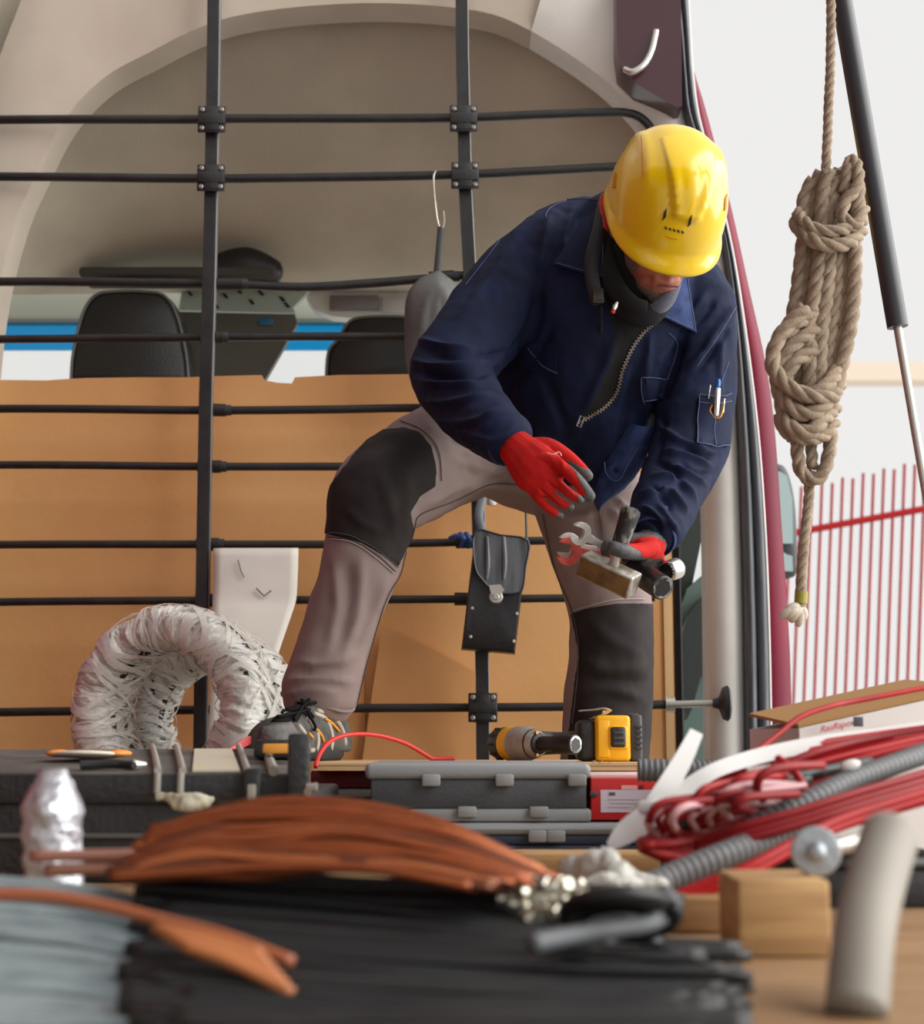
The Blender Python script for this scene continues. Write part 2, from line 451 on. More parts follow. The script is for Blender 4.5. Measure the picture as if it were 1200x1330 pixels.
# windscreen seen over the partition
m_glass = M('clear_glass', (235, 242, 240), .04, alpha=.12)
m_tint = M('blue_tint', (0, 150, 214), .25, trans=.85)
m_cabpale = M('pale_cab_plastic', (178, 184, 172), .6)
win = thing('window_1', None, None, P(330, 470, 4.95)); win['kind'] = 'structure'; win['label'] = 'windscreen of the cab with a blue tinted top band'
MB().pbox(-160, 905, 455, 560, 4.95, .006).build('glass', m_glass, win)
MB().pbox(-160, 905, 412, 455, 4.95, .006).build('tint_band', m_tint, win, label='blue tinted band')
a, b = P(-160, 330, 4.9), P(905, 414, 4.9)
MB().box(((a.x + b.x) / 2, 4.96, (a.z + b.z) / 2), ((b.x - a.x) / 2, 0, 0), (0, .05, 0), (0, 0, (a.z - b.z) / 2), .02).build('header_rail', m_cabpale, win, label='pale header rail above the glass')

# seats of the cab
m_leather = M('black_leather', (26, 26, 25), .42, rgb2=(36, 35, 33), vscale=8, bump=.2, bscale=180)
m_piping = M('grey_piping', (96, 98, 96), .5)
def seat(x0, x1, y0, Y, label):
    t = thing('van_seat', label, 'seat', P((x0 + x1) / 2, 900, Y), 'seats of the van cab')
    w = (x1 - x0)
    prof = [(x0 + .0 * w, 492), (x0 + .02 * w, 455), (x0 + .10 * w, y0 + 30), (x0 + .2 * w, y0 + 6), (x0 + .35 * w, y0), (x0 + .65 * w, y0), (x0 + .8 * w, y0 + 6), (x0 + .9 * w, y0 + 30), (x0 + .98 * w, 455), (x0 + w, 492)]
    pr = crom(np.array(prof), 4); cx = (x0 + x1) / 2
    rings = []
    for d, s in ((0, .86), (.015, .95), (.05, 1.0), (.12, 1.0), (.16, .95), (.175, .86)):
        rings.append([P(cx + (x - cx) * s, 492 - (492 - y) * (1 - (1 - s) * .7), Y) + Vector((0, d, 0)) for x, y in pr])
    mb = MB().loft(rings); mb.build('headrest', m_leather, t, smooth=True)
    MB().tube([P(cx + (x - cx) * .965, 492 - (492 - y) * .975, Y) + Vector((0, .012, 0)) for x, y in pr], .0045, 6).build('piping', m_piping, t, label='grey seam piping')
    a = P(cx, 492, Y); hw = w / 2 * S(Y)
    MB().box((a.x, Y + .09, a.z - .32), (hw * 1.12, 0, 0), (0, .075, 0), (0, 0, .312), .05, 4).build('backrest', m_leather, t)
    MB().box((a.x, Y + .36, a.z - .70), (hw * 1.12, 0, 0), (0, .26, 0), (0, 0, .09), .04, 3).build('seat_cushion', m_leather, t)
    return t
seat(88, 246, 374, 4.2, 'black leather cab seat at the left, behind the cardboard')
seat(420, 580, 408, 4.3, 'black leather cab seat beside the hanging grey bag')

# things up in the cab
m_screen = M('olive_panel', (92, 94, 84), .6)
t = thing('folding_screen', 'olive grey folded panel standing between the two cab seats', 'panel', P(290, 490, 4.5))
MB().prism([P(x, y, 4.5) for x, y in ((190, 404), (383, 408), (386, 420), (340, 500), (330, 560), (190, 560))], (0, .03, 0)).build('board', m_screen, t)
MB().pbox(336, 354, 413, 422, 4.49, .008, .002).build('clip', M('blue_plastic', (40, 110, 150), .5), t, label='small blue clip')
m_visor = M('pale_green_plastic', (176, 188, 176), .6); m_slot = M('slot_black', (30, 30, 30), .8)
t = thing('sun_visor', 'pale sun visor with dark slots under the headliner', 'visor', P(310, 405, 4.62))
v0 = [(236, 376), (402, 376), (380, 400), (384, 407), (232, 403)]
MB().prism([P(x, y, 4.62) for x, y in v0], (0, .03, 0)).build('visor_flap', m_visor, t)
for x, y in ((246, 381), (292, 384), (326, 392), (280, 397), (338, 380), (366, 388), (372, 396), (310, 378)):
    MB().prism([P(x - 4, y - 3, 4.615), P(x, y - 3.5, 4.615), P(x + 5, y + 2.5, 4.615), P(x + 1, y + 3.2, 4.615)], (0, .006, 0)).build('slot', m_slot, t)
t = thing('overhead_tray', 'black overhead tray below the grey headliner, with a dark board for soft shadow', 'tray', P(240, 372, 4.3))
a = P(330, 340, 4.28)
mb = MB().limb([(285, 352, 4.3, 24, .9), (320, 348, 4.3, 28, .9), (352, 354, 4.3, 20, .9)], n=16); mb.build('pouch', m_black, t, smooth=True)
MB().box(P(235, 361, 4.3), (.28, 0, 0), (0, .07, 0), (0, 0, .014), .01).build('shadow_board', M('shadow_dark', (58, 55, 48), .8), t)  # dark board standing in for the soft shadow beside the pouch
m_lamp = M('lamp_white', (206, 206, 196), .4)
t = thing('roof_lamp', 'white roof lamp housing with a grey lens above the right cab seat', 'lamp', P(470, 400, 4.7))
hous = [(402, 376), (398, 388), (408, 402), (432, 411), (470, 414), (540, 412), (560, 396), (556, 378)]
MB().prism([P(x, y, 4.66) for x, y in hous], (0, .06, 0)).build('housing', m_lamp, t)
MB().pbox(428, 492, 383, 402, 4.645, .02, .004).build('lens', M('grey_lens', (120, 112, 112), .3), t)
MB().pbox(496, 530, 385, 405, 4.645, .02, .004).build('lens', M('pale_lens', (190, 190, 184), .3), t)

# passenger door seen through the gap beside the pillar
m_doorg = M('grey_green_plastic', (86, 108, 100), .55); m_doord = M('dark_door_plastic', (34, 42, 40), .6)
d1 = thing('door_1', None, None, P(900, 980, 4.2)); d1['kind'] = 'structure'; d1['label'] = 'front passenger door inside the cab'
MB().pbox(862, 893, 600, 1085, 3.72, .08, .02).build('door_post', M('dark_post', (44, 44, 48), .6), d1, label='dark post beside the cardboard')
MB().prism([P(x, y, 4.3) for x, y in ((885, 790), (893, 764), (915, 745), (960, 735), (960, 1090), (880, 1090))], (0, .06, 0)).build('door_panel', m_doorg, d1)
MB().prism([P(x, y, 4.25) for x, y in ((884, 830), (893, 800), (912, 775), (940, 765), (940, 860), (910, 880), (899, 920), (892, 935), (880, 900))], (0, .04, 0)).build('door_pocket', m_doord, d1)
MB().prism([P(x, y, 4.35) for x, y in ((878, 560), (932, 560), (930, 680), (910, 706), (897, 770), (878, 790))], (0, .05, 0)).build('door_pillar', m_doord, d1)
MB().pbox(900, 965, 560, 775, 4.42, .006).build('glass', m_glass, d1)
MB().pbox(-100, 1000, 1000, 1100, 4.5, .05).build('bulkhead', m_doord, d1)

# unseen wall and door added to keep the light off the left side
m_blockwall = M('block_wall_render', (120, 112, 102), .9, rgb2=(104, 96, 88), vscale=3)
MB().boxm(-3.4, -3.1, -4, 9, 0, 5.5).build('added_wall_left', m_blockwall, kind='structure', label='unseen grey wall added to block light from the left')
MB().boxm(-1.18, -1.12, 1.2, 3.4, .4, 2.9).build('added_door', m_maroon, kind='structure', label='unseen maroon door added to block light from the left')

tg = [[Vector((x, -1.0 + 3.0 * r / 6, 2.62 + .10 * math.sin(math.pi * r / 6))) for x in np.linspace(-1.25, .95, 9)] for r in range(7)]  # unseen tailgate, guessed from the strut, added to shade the foreground
sheet(tg, (0, 0, .05)).build('added_tailgate', m_maroon, kind='structure', label='unseen maroon tailgate added to shade the cargo floor')

# ------------------------------------------------------------------ outside on the right
m_red = M('red_fence_paint', (160, 34, 38), .7, spec=.15)
t = thing('metal_fence', 'red metal picket fence outside the van beyond the rope', 'fence', P(1110, 985, 8) * 1.0)
for i, x in enumerate(np.arange(1014, 1262, 13.4)):
    top = 640 - (x - 1014) * .22 + (2 if i % 2 else -2); a = P(x, top, 8); b = P(x - 14, 1010, 8)
    MB().tube([a, b], .0078, 6).build('picket', m_red, t)
for y0, y1, r in ((694, 660, .02), (930, 905, .018)):
    MB().tube([P(1005, y0 + 3, 7.98), P(1270, y1 - 12, 7.98)], r, 6).build('rail', m_red, t)
for x in (1006, 1264):
    a = P(x, 640, 8.03); MB().boxm(a.x - .03, a.x + .03, 8.0, 8.06, 0, a.z, .005).build('post', m_red, t)
t['label'] = 'red metal picket fence outside the van beyond the rope'
m_wallfar = M('far_wall', (222, 206, 188), .9)
a = P(1092, 470, 16)
MB().boxm(a.x, a.x + 3, 16, 16.3, a.z - .2, a.z).build('far_canopy', m_wallfar, label='pale tan canopy edge far behind the red fence', cat='canopy')
bpy.data.objects['far_canopy']
MB().boxm(a.x + 1.6, a.x + 1.7, 16.1, 16.2, 0, a.z - .2).build('canopy_post', m_wallfar, bpy.data.objects['far_canopy'])

m_mirror = M('mirror_shell', (52, 58, 60), .45); m_mglass = M('mirror_glass', (176, 196, 194), .08, metal=.55)
t = thing('side_mirror', 'dark wing mirror of the van outside the maroon pillar', 'mirror', P(1020, 740, 4.7))
sh = crom(np.array([(998, 606), (1012, 602), (1024, 612), (1033, 650), (1036, 700), (1036, 740), (1028, 750), (1008, 748), (1000, 720), (996, 660)]), 4, True)
cx, cy = 1016, 676
MB().loft([[P(cx + (x - cx) * s, cy + (y - cy) * s, 4.7) + Vector((0, d, 0)) for x, y in sh] for d, s in ((0, .9), (.012, 1), (.08, .98), (.13, .7))]).build('mirror_shell', m_mirror, t, smooth=True)
for (yy0, yy1) in ((612, 706), (714, 742)):
    gl = [(1002, yy0 + 2), (1012, yy0), (1022, yy0 + 6), (1029, yy0 + 36 if yy1 < 710 else yy0 + 8), (1030, yy1), (1004, yy1)]
    MB().prism([P(x, y, 4.69) for x, y in gl], (0, .006, 0)).build('mirror_glass', m_mglass, t, label='upper mirror glass' if yy1 < 710 else 'small lower mirror glass')
MB().tube([P(1000, 700, 4.75), P(950, 705, 4.6), P(945, 705, 4.42)], .03, 10).build('mirror_arm', m_mirror, t)

a0 = P(1083, -60, 2.4); a1 = P(1276, 1070, 2.4)
t = thing('gas_strut', 'dark tailgate strut crossing the sky at the upper right', 'strut', a1)
MB().tube([a0, a0.lerp(a1, .45)], .017, 12).build('cylinder', M('strut_grey', (52, 54, 58), .4), t)
MB().tube([a0.lerp(a1, .45), a1], .007, 10).build('rod', m_steel, t)
# ------------------------------------------------------------------ partition: cardboard and the black tube grid
m_card = M('brown_cardboard', (226, 172, 112), .75, rgb2=(212, 154, 94), vscale=2.2, lo=.38, hi=.7, bump=.08, bscale=40)
m_card2 = M('cardboard_darker', (216, 160, 102), .78, rgb2=(202, 144, 88), vscale=3, lo=.4, hi=.7)
m_edge = M('chipboard_edge', (236, 196, 142), .8)
top = [(-30, 493), (60, 494), (90, 492), (110, 491), (180, 490), (240, 490), (300, 488), (340, 487), (344, 494), (360, 497), (379, 498), (383, 490), (400, 489), (440, 487), (530, 486), (640, 486), (740, 488), (820, 490), (868, 490)]
poly = [P(x, y, 3.6) for x, y in top] + [P(868, 1158, 3.6), P(868, 1159, 3.6), P(-30, 1159, 3.6)]
for p in poly[-3:]: p.z = DECK if p.x < 0 else STEP
t = thing('cardboard_partition', 'large brown cardboard sheet closing off the cab behind the black grid', 'cardboard', P(420, 985, 3.6))
pl = [P(x, y, 3.6) for x, y in top]; zx = pl[-1].x
z0 = DECK + .001
body = pl + [Vector((zx, 3.6, z0)), Vector((pl[0].x, 3.6, z0))]
MB().prism(body, (0, .012, 0)).build('sheet', m_card, t, smooth=False)
a = P(858, 600, 3.592); b = P(869, 600, 3.592)
MB().boxm(a.x, b.x, 3.592, 3.5995, STEP + .002, P(868, 600, 3.6).z, .002).build('wood_edge', m_edge, t, label='raw chipboard edge strip')
q = [(496, 815), (560, 842), (616, 872), (628, 1000), (620, 1105), (455, 1105), (470, 990)]
MB().prism([P(x, y, 3.573) for x, y in q], (0, .010, 0)).build('cardboard_scrap', m_card2, label='loose torn cardboard piece leaning low between the legs', cat='cardboard', smooth=False)
q = [(375, 792), (470, 800), (480, 1105), (355, 1105), (358, 870)]
MB().prism([P(x, y, 3.59) for x, y in q], (0, .008, 0)).build('cardboard_flap', m_card2, label='narrow cardboard flap beside the white foam sheet', cat='cardboard', smooth=False)

YB = 3.5
grid_t = thing('bulkhead_grid', 'black tubular steel grid bolted across the van in front of the cardboard', 'grid', P(440, 1000, YB))
def bar(pts, r, name='crossbar'): return MB().tube(PP(pts, 5), r * S(YB), 10).build(name, m_black, grid_t)
vA = [(278, -40), (277, 72), (274, 250), (271, 380), (267, 520), (264, 700), (261, 880), (259, 1050)]
vB = [(599, -40), (600, 72), (604, 250), (612, 400), (619, 600), (626, 880), (628, 1098)]
for v in (vA, vB):
    pts = [P(x, y, YB - .02) for x, y in v]; rings = []
    for p in pts:
        w = 8.2 * S(YB); rings.append([p + Vector((-w, -.008, 0)), p + Vector((w * .8, -.008, 0)), p + Vector((w, -.004, 0)), p + Vector((w, .012, 0)), p + Vector((-w, .012, 0))])
    MB().loft(rings).build('upright', m_black, grid_t, smooth=False)
    rings = [[p + Vector((w, -.0075, 0)), p + Vector((w + .0022, -.0065, 0)), p + Vector((w + .0022, .012, 0)), p + Vector((w, .012, 0))] for p in pts]
    MB().loft(rings).build('worn_edge', M('worn_steel', (112, 112, 112), .4, metal=.3), grid_t, label='worn bright edge', smooth=False)
bar([(-60, 156, YB), (80, 155, YB), (275, 155, YB), (300, 154, YB), (450, 154, YB), (600, 153, YB), (700, 149, YB), (790, 146, YB), (815, 147, YB), (832, 153, YB), (846, 168, YB), (853, 190, YB), (856, 240, YB), (858, 300, YB)], 6)
bar([(-60, 229, YB), (80, 230, YB), (275, 232, YB), (450, 230, YB), (600, 227, YB), (700, 222, YB), (850, 214, YB)], 6)
bar([(-60, 366, YB), (80, 366, YB), (262, 368, YB), (300, 369, YB), (390, 373, YB), (480, 368, YB), (530, 364, YB), (590, 359, YB), (640, 356, YB), (840, 352, YB)], 6)
bar([(-60, 441, YB), (80, 440, YB), (265, 438, YB), (400, 437, YB), (560, 437, YB), (840, 436, YB)], 5.6)
bar([(-60, 531, YB), (80, 531, YB), (268, 533, YB), (420, 532, YB), (530, 530, YB), (840, 526, YB)], 5.6)
bar([(-60, 604, YB), (80, 604, YB), (265, 606, YB), (460, 606, YB), (620, 606, YB), (840, 603, YB)], 5.4)
bar([(-60, 708, YB), (80, 707, YB), (262, 707, YB), (450, 707, YB), (620, 704, YB), (720, 702, YB), (850, 700, YB)], 5.4)
bar([(-60, 783, YB), (80, 781, YB), (262, 780, YB), (450, 779, YB), (620, 778, YB), (730, 777, YB), (850, 776, YB)], 5.4)
bar([(-60, 926, YB), (80, 924, YB), (262, 922, YB), (450, 920, YB), (620, 919, YB), (730, 918, YB), (868, 915, YB)], 5.8)
m_bolt = M('bolt_steel', (132, 130, 126), .35, metal=.6)
for cx, cy in ((275, 155), (274, 231), (602, 154), (604, 228), (627, 919)):
    c = P(cx, cy, YB - .045); h = 18.5 * S(YB)
    pmb = MB(); pmb.box(c, (h, 0, 0), (0, .003, 0), (0, 0, h), .002); 
    pmb.box(c + Vector((0, .006, 0)), (h * .55, 0, 0), (0, .012, 0), (0, 0, h * .9), .004); pmb.box(c + Vector((0, .004, 0)), (h, 0, 0), (0, .012, 0), (0, 0, h * .42), .004)
    pl_ = pmb.build('clamp_plate', m_black, grid_t)
    for sx in (-1, 1):
        for sz in (-1, 1):
            b = c + Vector((sx * h * .7, -.003, sz * h * .7)); MB().lathe(b + Vector((0, .003, 0)), b + Vector((0, -.006, 0)), [(0, .0065), (.005, .0062), (.007, .004)], 8).build('bolt', m_bolt, pl_)
for xs, ys in (((271, 315), (369, 369)), ((268, 290), (438, 438)), ((268, 293), (532, 533)), ((265, 287), (606, 606)), ((263, 284), (707, 707)), ((262, 281), (780, 780)), ((565, 590), (361, 359)), ((600, 640), (704, 703)), ((598, 640), (778, 778))):
    MB().tube([P(xs[0] - 8, ys[0], YB - .004), P(xs[1], ys[1], YB - .004)], 8.6 * S(YB), 12).build('socket_joint', m_black, grid_t)
    MB().tube([P(xs[1] - 1, ys[1], YB - .004), P(xs[1] + 7, ys[1], YB - .004)], 7.2 * S(YB), 12).build('socket_collar', m_rubber, grid_t)
MB().tube([P(868, 915, YB - .012), P(930, 913.5, YB - .03)], 4.6 * S(YB), 12).build('adjuster_rod', m_steel, grid_t, label='bright steel adjuster rod')
MB().tube([P(864, 915, YB), P(876, 915, YB)], 10 * S(YB), 12).build('adjuster_nut', m_steel, grid_t)
fo = P(926, 913.5, 3.462)
MB().lathe(fo, fo + Vector((1, -.0, 0)), [(0, .010), (.012, .013), (.016, .02), (.022, .036), (.032, .04), (.036, .036)], 20).build('rubber_foot', m_rubber, grid_t)

# leather pouch on the grid
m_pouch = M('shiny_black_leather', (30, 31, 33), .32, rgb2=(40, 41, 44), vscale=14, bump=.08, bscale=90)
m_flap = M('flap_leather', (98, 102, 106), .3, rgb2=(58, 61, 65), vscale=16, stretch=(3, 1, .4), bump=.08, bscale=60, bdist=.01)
YP = 3.40
t = thing('tool_pouch', 'black leather tool pouch with steel clasp hanging on the grid between the legs', 'pouch', P(640, 850, YP))
c4 = [(617, 690), (686, 702), (669, 849), (599, 843)]
def quadsolid(c, Y, d, bev=.006):
    n = 6; rings = []
    cc = [P(x, y, Y) for x, y in c]; cen = sum(cc, Vector()) / 4
    def loop(s, dy): return [cen + (cc[i].lerp(cc[(i + 1) % 4], k / n) - cen) * s + Vector((0, dy, 0)) for i in range(4) for k in range(n)]
    return MB().loft([loop(.93, 0), loop(.985, .004), loop(1, .012), loop(1, d - .01), loop(.97, d)])
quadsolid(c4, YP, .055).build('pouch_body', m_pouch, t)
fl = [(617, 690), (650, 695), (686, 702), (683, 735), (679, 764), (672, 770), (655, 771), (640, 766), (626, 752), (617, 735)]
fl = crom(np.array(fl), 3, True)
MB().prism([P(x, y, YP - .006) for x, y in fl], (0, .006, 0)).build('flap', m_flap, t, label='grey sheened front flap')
MB().tube([P(x, y, YP - .006) for x, y in fl], .0022, 6, closed=True).build('flap_binding', m_pouch, t)
for i, (x0, x1) in enumerate(((632, 643), (654, 668))):
    MB().limb([(x0, 698, YP - .006, 2.6, .5), (x0 + 1, 730, YP - .006, 3.6, .5), (x0, 752, YP - .006, 2.2, .5)], n=8).build('crease', m_flap, t)
ck = P(644, 775, YP - .01)
MB().lathe(ck + Vector((0, .006, 0)), ck + Vector((0, -.01, 0)), [(0, .015), (.005, .0155), (.008, .013), (.0085, .008), (.011, .006)], 20).build('clasp', m_steel, t)
MB().prism([P(x, y, YP - .014) for x, y in ((635, 760), (650, 759), (655, 766), (650, 772), (638, 772))], (0, .006, 0)).build('clasp_plate', m_steel, t)
for x, y in ((613, 790), (671, 797), (611, 827), (667, 833)):
    c = P(x, y, YP); MB().lathe(c + Vector((0, .004, 0)), c + Vector((0, -.01, 0)), [(0, .0045), (.005, .004), (.007, .002)], 10).build('rivet', m_steel, t)
MB().tube(PP([(627, 694, YP + .03), (622, 670, 3.44), (628, 640, 3.46), (633, 606, 3.47)]), .010, 8, flat=.35, ref=(0, 1, 0)).build('strap', M('strap_grey', (88, 92, 98), .45), t, label='grey webbing strap')
MB().tube(PP([(684, 703, YP + .03), (683, 660, 3.45), (681, 600, 3.47)]), .0032, 6).build('cord', m_black, t)
m_bluetie = M('blue_tape', (44, 84, 150), .4)
tb = MB(); tb.tube(PP([(584, 700, 3.478), (592, 696, 3.47), (602, 699, 3.468), (611, 703, 3.475)], 4), .006, 8)
tb.tube(PP([(597, 694, 3.474), (602, 700, 3.462), (601, 710, 3.474)], 4), .0075, 8); tb.tube(PP([(605, 693, 3.474), (609, 700, 3.462), (608, 711, 3.474)], 4), .006, 8)
tb.build('blue_tape_knot', m_bluetie, label='blue tape knotted round the crossbar next to the leather pouch', cat='tape', smooth=True)
t = thing('cable_end', 'white crimped cable end hanging by the upright below the crotch', 'cable end', P(640, 655, 3.47))
MB().tube(PP([(642, 600, 3.55), (641, 628, 3.53), (639, 645, 3.52)]), .006, 8).build('sleeve', M('white_sleeve', (214, 214, 206), .5), t)
MB().lathe(P(639, 643, 3.52), P(638, 660, 3.52), [(0, .006), (.006, .0115), (.018, .0125), (.024, .009)], 12).build('plug', M('white_plug', (222, 222, 216), .5), t)

# hanging bag with hook
m_bag = M('grey_bag_cloth', (78, 78, 76), .6, rgb2=(98, 98, 95), vscale=7, bump=.3, bscale=25)
t = thing('hanging_bag', 'grey bag hanging from the grid on a wire hook beside the shoulder', 'bag', P(570, 440, 3.42))
mb = MB().limb([(569, 356, 3.44, 8, .8), (568, 364, 3.44, 24, .6), (566, 385, 3.44, 39, .55), (564, 420, 3.44, 41, .55), (566, 470, 3.44, 40, .55), (570, 505, 3.44, 34, .5)], n=28)
me = voxel(mb, .008, 2); folds(me, [([(570, 362), (583, 400), (588, 440)], 5, 6), ([(565, 362), (552, 400), (545, 440)], 4, 5), ([(569, 362), (566, 420)], 4, 4)])
link_mesh('bag_body', me, m_bag, t)
MB().tube(PP([(573, 295, 3.47), (570, 330, 3.45), (567, 362, 3.44)], 5), .0085, 8, flat=.4, ref=(0, 1, 0)).build('bag_strap', M('bag_strap', (44, 44, 43), .6), t)
MB().tube(PP([(566, 222, 3.485), (563, 232, 3.475), (565, 262, 3.475), (569, 290, 3.47), (574, 297, 3.468), (577, 288, 3.468), (576, 274, 3.468)], 5), .0022, 6).build('wire_hook', M('hook_wire', (190, 186, 174), .35, metal=.6), t)

# white foam sheet
m_foam = M('white_foam', (226, 222, 212), .85, rgb2=(206, 202, 192), vscale=4)
rows_ = [(713, 277, 387, 3.47), (750, 277, 386, 3.455), (780, 276, 384, 3.44), (800, 276, 378, 3.42), (870, 276, 356, 3.36), (960, 270, 345, 3.30), (1070, 268, 330, 3.22)]
grid = [[P(x0 + (x1 - x0) * j / 10, y, Y) for j in range(11)] for y, x0, x1, Y in crom(np.array(rows_), 3)]
for r in grid:
    for p in r: p.z = max(p.z, DECK + .002)
t = thing('foam_sheet', 'white packing foam sheet leaning on the cardboard behind the wrapped coils', 'foam sheet', P(310, 1060, 3.25))
sheet(grid, (0, .012, .004)).build('sheet', m_foam, t, smooth=True)
m_scuff = M('foam_scuff', (120, 118, 110), .9)
MB().tube([P(309, 727, 3.459), P(313, 742, 3.453), P(317, 750, 3.449)], .0015, 5).build('scuff', m_scuff, t)
MB().tube([P(333, 764, 3.443), P(343, 774, 3.438), P(352, 767, 3.44)], .002, 5).build('scuff', m_scuff, t)
# ------------------------------------------------------------------ the worker
m_navy = M('navy_cotton', (15, 23, 48), .8, rgb2=(20, 30, 60), vscale=16, bump=.35, bscale=420, bdist=.002, spec=.22)
m_navy2 = M('navy_cotton_worn', (50, 66, 110), .8, rgb2=(32, 45, 82), vscale=40, bump=.35, bscale=420, bdist=.002, spec=.25)
m_inner = M('black_fleece', (16, 16, 18), .95, bump=.4, bscale=300, bdist=.003)
m_fleece = M('blue_grey_fleece', (74, 74, 90), .95, bump=.5, bscale=350, bdist=.004, sheen=.3)
m_stitch = M('pale_blue_stitch', (72, 84, 120), .8)
m_trous = M('mauve_grey_work_cloth', (130, 114, 111), .85, spec=.25, rgb2=(144, 128, 124), vscale=5, bump=.3, bscale=500, bdist=.002)
m_knee = M('dark_knee_cloth', (36, 31, 31), .8, spec=.25, rgb2=(50, 44, 43), vscale=14, lo=.45, hi=.7, bump=.35, bscale=420, bdist=.002)
m_tstitch = M('dark_trouser_stitch', (66, 58, 60), .8)
m_tstitch2 = M('pale_trouser_stitch', (168, 154, 150), .8)
m_skin = M('weathered_skin', (186, 120, 96), .55, rgb2=(160, 92, 72), vscale=30, bump=.25, bscale=160, bdist=.003)
m_beard = M('grey_stubble', (128, 112, 104), .9, rgb2=(96, 84, 78), vscale=200)
m_glove = M('red_knit_glove', (182, 22, 17), .8, spec=.25, rgb2=(150, 18, 14), vscale=30, lo=.5, hi=.8, bump=.35, bscale=500, bdist=.002)
m_dip = M('grey_rubber_dip', (82, 82, 82), .6, rgb2=(56, 56, 56), vscale=60, bump=.35, bscale=250, bdist=.003)

TORSO = [(758, 606, 2.97, 70, .8), (752, 570, 2.96, 92, .8), (760, 520, 2.93, 106, .8), (777, 450, 2.88, 116, .76), (793, 390, 2.85, 122, .7), (806, 340, 2.84, 108, .62), (814, 300, 2.83, 72, .7)]
YOKE = [(716, 324, 2.87, 56, .95), (760, 312, 2.89, 58, .95), (812, 322, 2.90, 62, .95), (862, 352, 2.89, 60, .95), (902, 390, 2.87, 52, .95)]
ARM_A = [(722, 322, 2.86, 58), (672, 372, 2.85, 62), (626, 428, 2.81, 60), (588, 480, 2.75, 55), (606, 520, 2.67, 50), (636, 552, 2.58, 43), (656, 571, 2.52, 38)]
ARM_B = [(902, 388, 2.87, 54), (907, 450, 2.86, 52), (903, 520, 2.84, 51), (896, 578, 2.80, 51), (876, 626, 2.73, 47), (859, 666, 2.65, 41), (852, 688, 2.605, 38)]
PELVIS = [(606, 560, 3.02, 66), (660, 575, 3.04, 80), (720, 595, 3.04, 80), (758, 612, 3.03, 70)]
LEG_A = [(612, 575, 3.0, 72), (572, 594, 2.93, 71), (527, 618, 2.83, 68), (492, 645, 2.75, 65), (479, 690, 2.72, 56), (463, 750, 2.71, 51), (440, 820, 2.71, 47), (424, 870, 2.71, 50), (414, 905, 2.71, 52)]
LEG_B = [(752, 600, 3.02, 74), (766, 660, 3.01, 72), (778, 720, 3.0, 64), (791, 785, 2.98, 54), (794, 840, 2.97, 55), (790, 900, 2.97, 57), (787, 950, 2.97, 57), (784, 1040, 2.99, 54), (782, 1130, 3.01, 56)]

person = thing('person', 'man in navy work jacket and grey trousers stooping over the tools in his hands', 'person', (P(600, 990, 2.8).x, 2.85, STEP))

# --- hat frame (also places the head)
HC = P(862, 272, 2.68)
U = Vector((.20, -.76, .62)).normalized(); Fw = Vector((.22, -.60, -.77)); Fw = (Fw - U * Fw.dot(U)).normalized(); Sd = Fw.cross(U).normalized()   # Sd: viewer's left
def H(s, f, u): return HC + Sd * s + Fw * f + U * u
Fh = Vector((.04, -.60, -.77)); Fh = (Fh - U * Fh.dot(U)).normalized(); Sh = Fh.cross(U).normalized()
def HH(s, f, u): return HC + Sh * s + Fh * f + U * u

# --- body: one continuous skin surface under the clothes
b = MB()
for ch, sc in ((TORSO, .86), (YOKE, .8), (ARM_A, .66), (ARM_B, .66), (PELVIS, .86), (LEG_A, .74), (LEG_B, .74)): b.limb(ch, scale=sc)
neck = [P(812, 330, 2.86), H(0, -.03, -.10), H(0, -.01, -.02)]
b.tube([Vector(p) for p in crom(neck, 4)], .058, 18)
b.ellip(H(0, -.01, .02), Sd * .078, Fw * .098, U * .10)                    # skull
b.ellip(H(0, .035, -.055), Sd * .066, Fw * .066, U * .085)                  # face
b.ellip(H(0, .062, -.110), Sd * .044, Fw * .042, U * .036)                  # jaw and chin
b.ellip(H(0, .090, -.128), Sd * .022, Fw * .018, U * .018)                  # chin
b.tube([H(0, .098, -.015), H(0, .112, -.04), H(0, .122, -.056)], [.009, .012, .014], 10)   # nose
for s in (-1, 1):
    b.ellip(H(s * .013, .110, -.060), Sd * .009, Fw * .010, U * .008)       # nostril wing
    b.ellip(H(s * .034, .082, -.045), Sd * .022, Fw * .018, U * .022)       # cheek
    b.ellip(H(s * .080, -.005, -.035), Sd * .012, Fw * .022, U * .034)      # ear
b.tube([H(-.03, .086, .006), H(0, .098, .004), H(.03, .086, .006)], .011, 8) # brow
b.tube([H(-.026, .094, -.086), H(0, .105, -.084), H(.026, .094, -.086)], .0075, 8)
b.tube([H(-.022, .092, -.098), H(0, .102, -.097), H(.022, .092, -.098)], .0085, 8)
me = voxel(b, .0045, 2)
body = link_mesh('body', me, [m_skin, m_beard], person)
# stubble: the jaw faces of the body take the beard material
bl_ = HC - rootloc(body)
for poly in me.polygons:
    d = Vector(poly.center) - bl_; s, f, u = d.dot(Sd), d.dot(Fw), d.dot(U)
    n_ = noise.noise(Vector(poly.center) * 160) * .006
    if -.16 < u < -.062 and f > .0 and not (abs(s) < .022 and -.104 < u < -.078) and (abs(s) > .050 + n_ or u < -.110 + n_):
        poly.material_index = 1
for s in (-1, 1):
    e = MB().ellip(H(s * .032, .088, -.018), Sd * .011, Fw * .010, U * .010, 12, 8); e.build('eye', M('eye_white', (225, 220, 214), .2), person, smooth=True)
MB().tube([H(-.02, .109, -.0915), H(0, .1115, -.0905), H(.02, .109, -.0915)], .0018, 6).build('mouth_line', M('lip_shadow', (104, 52, 44), .6), person)

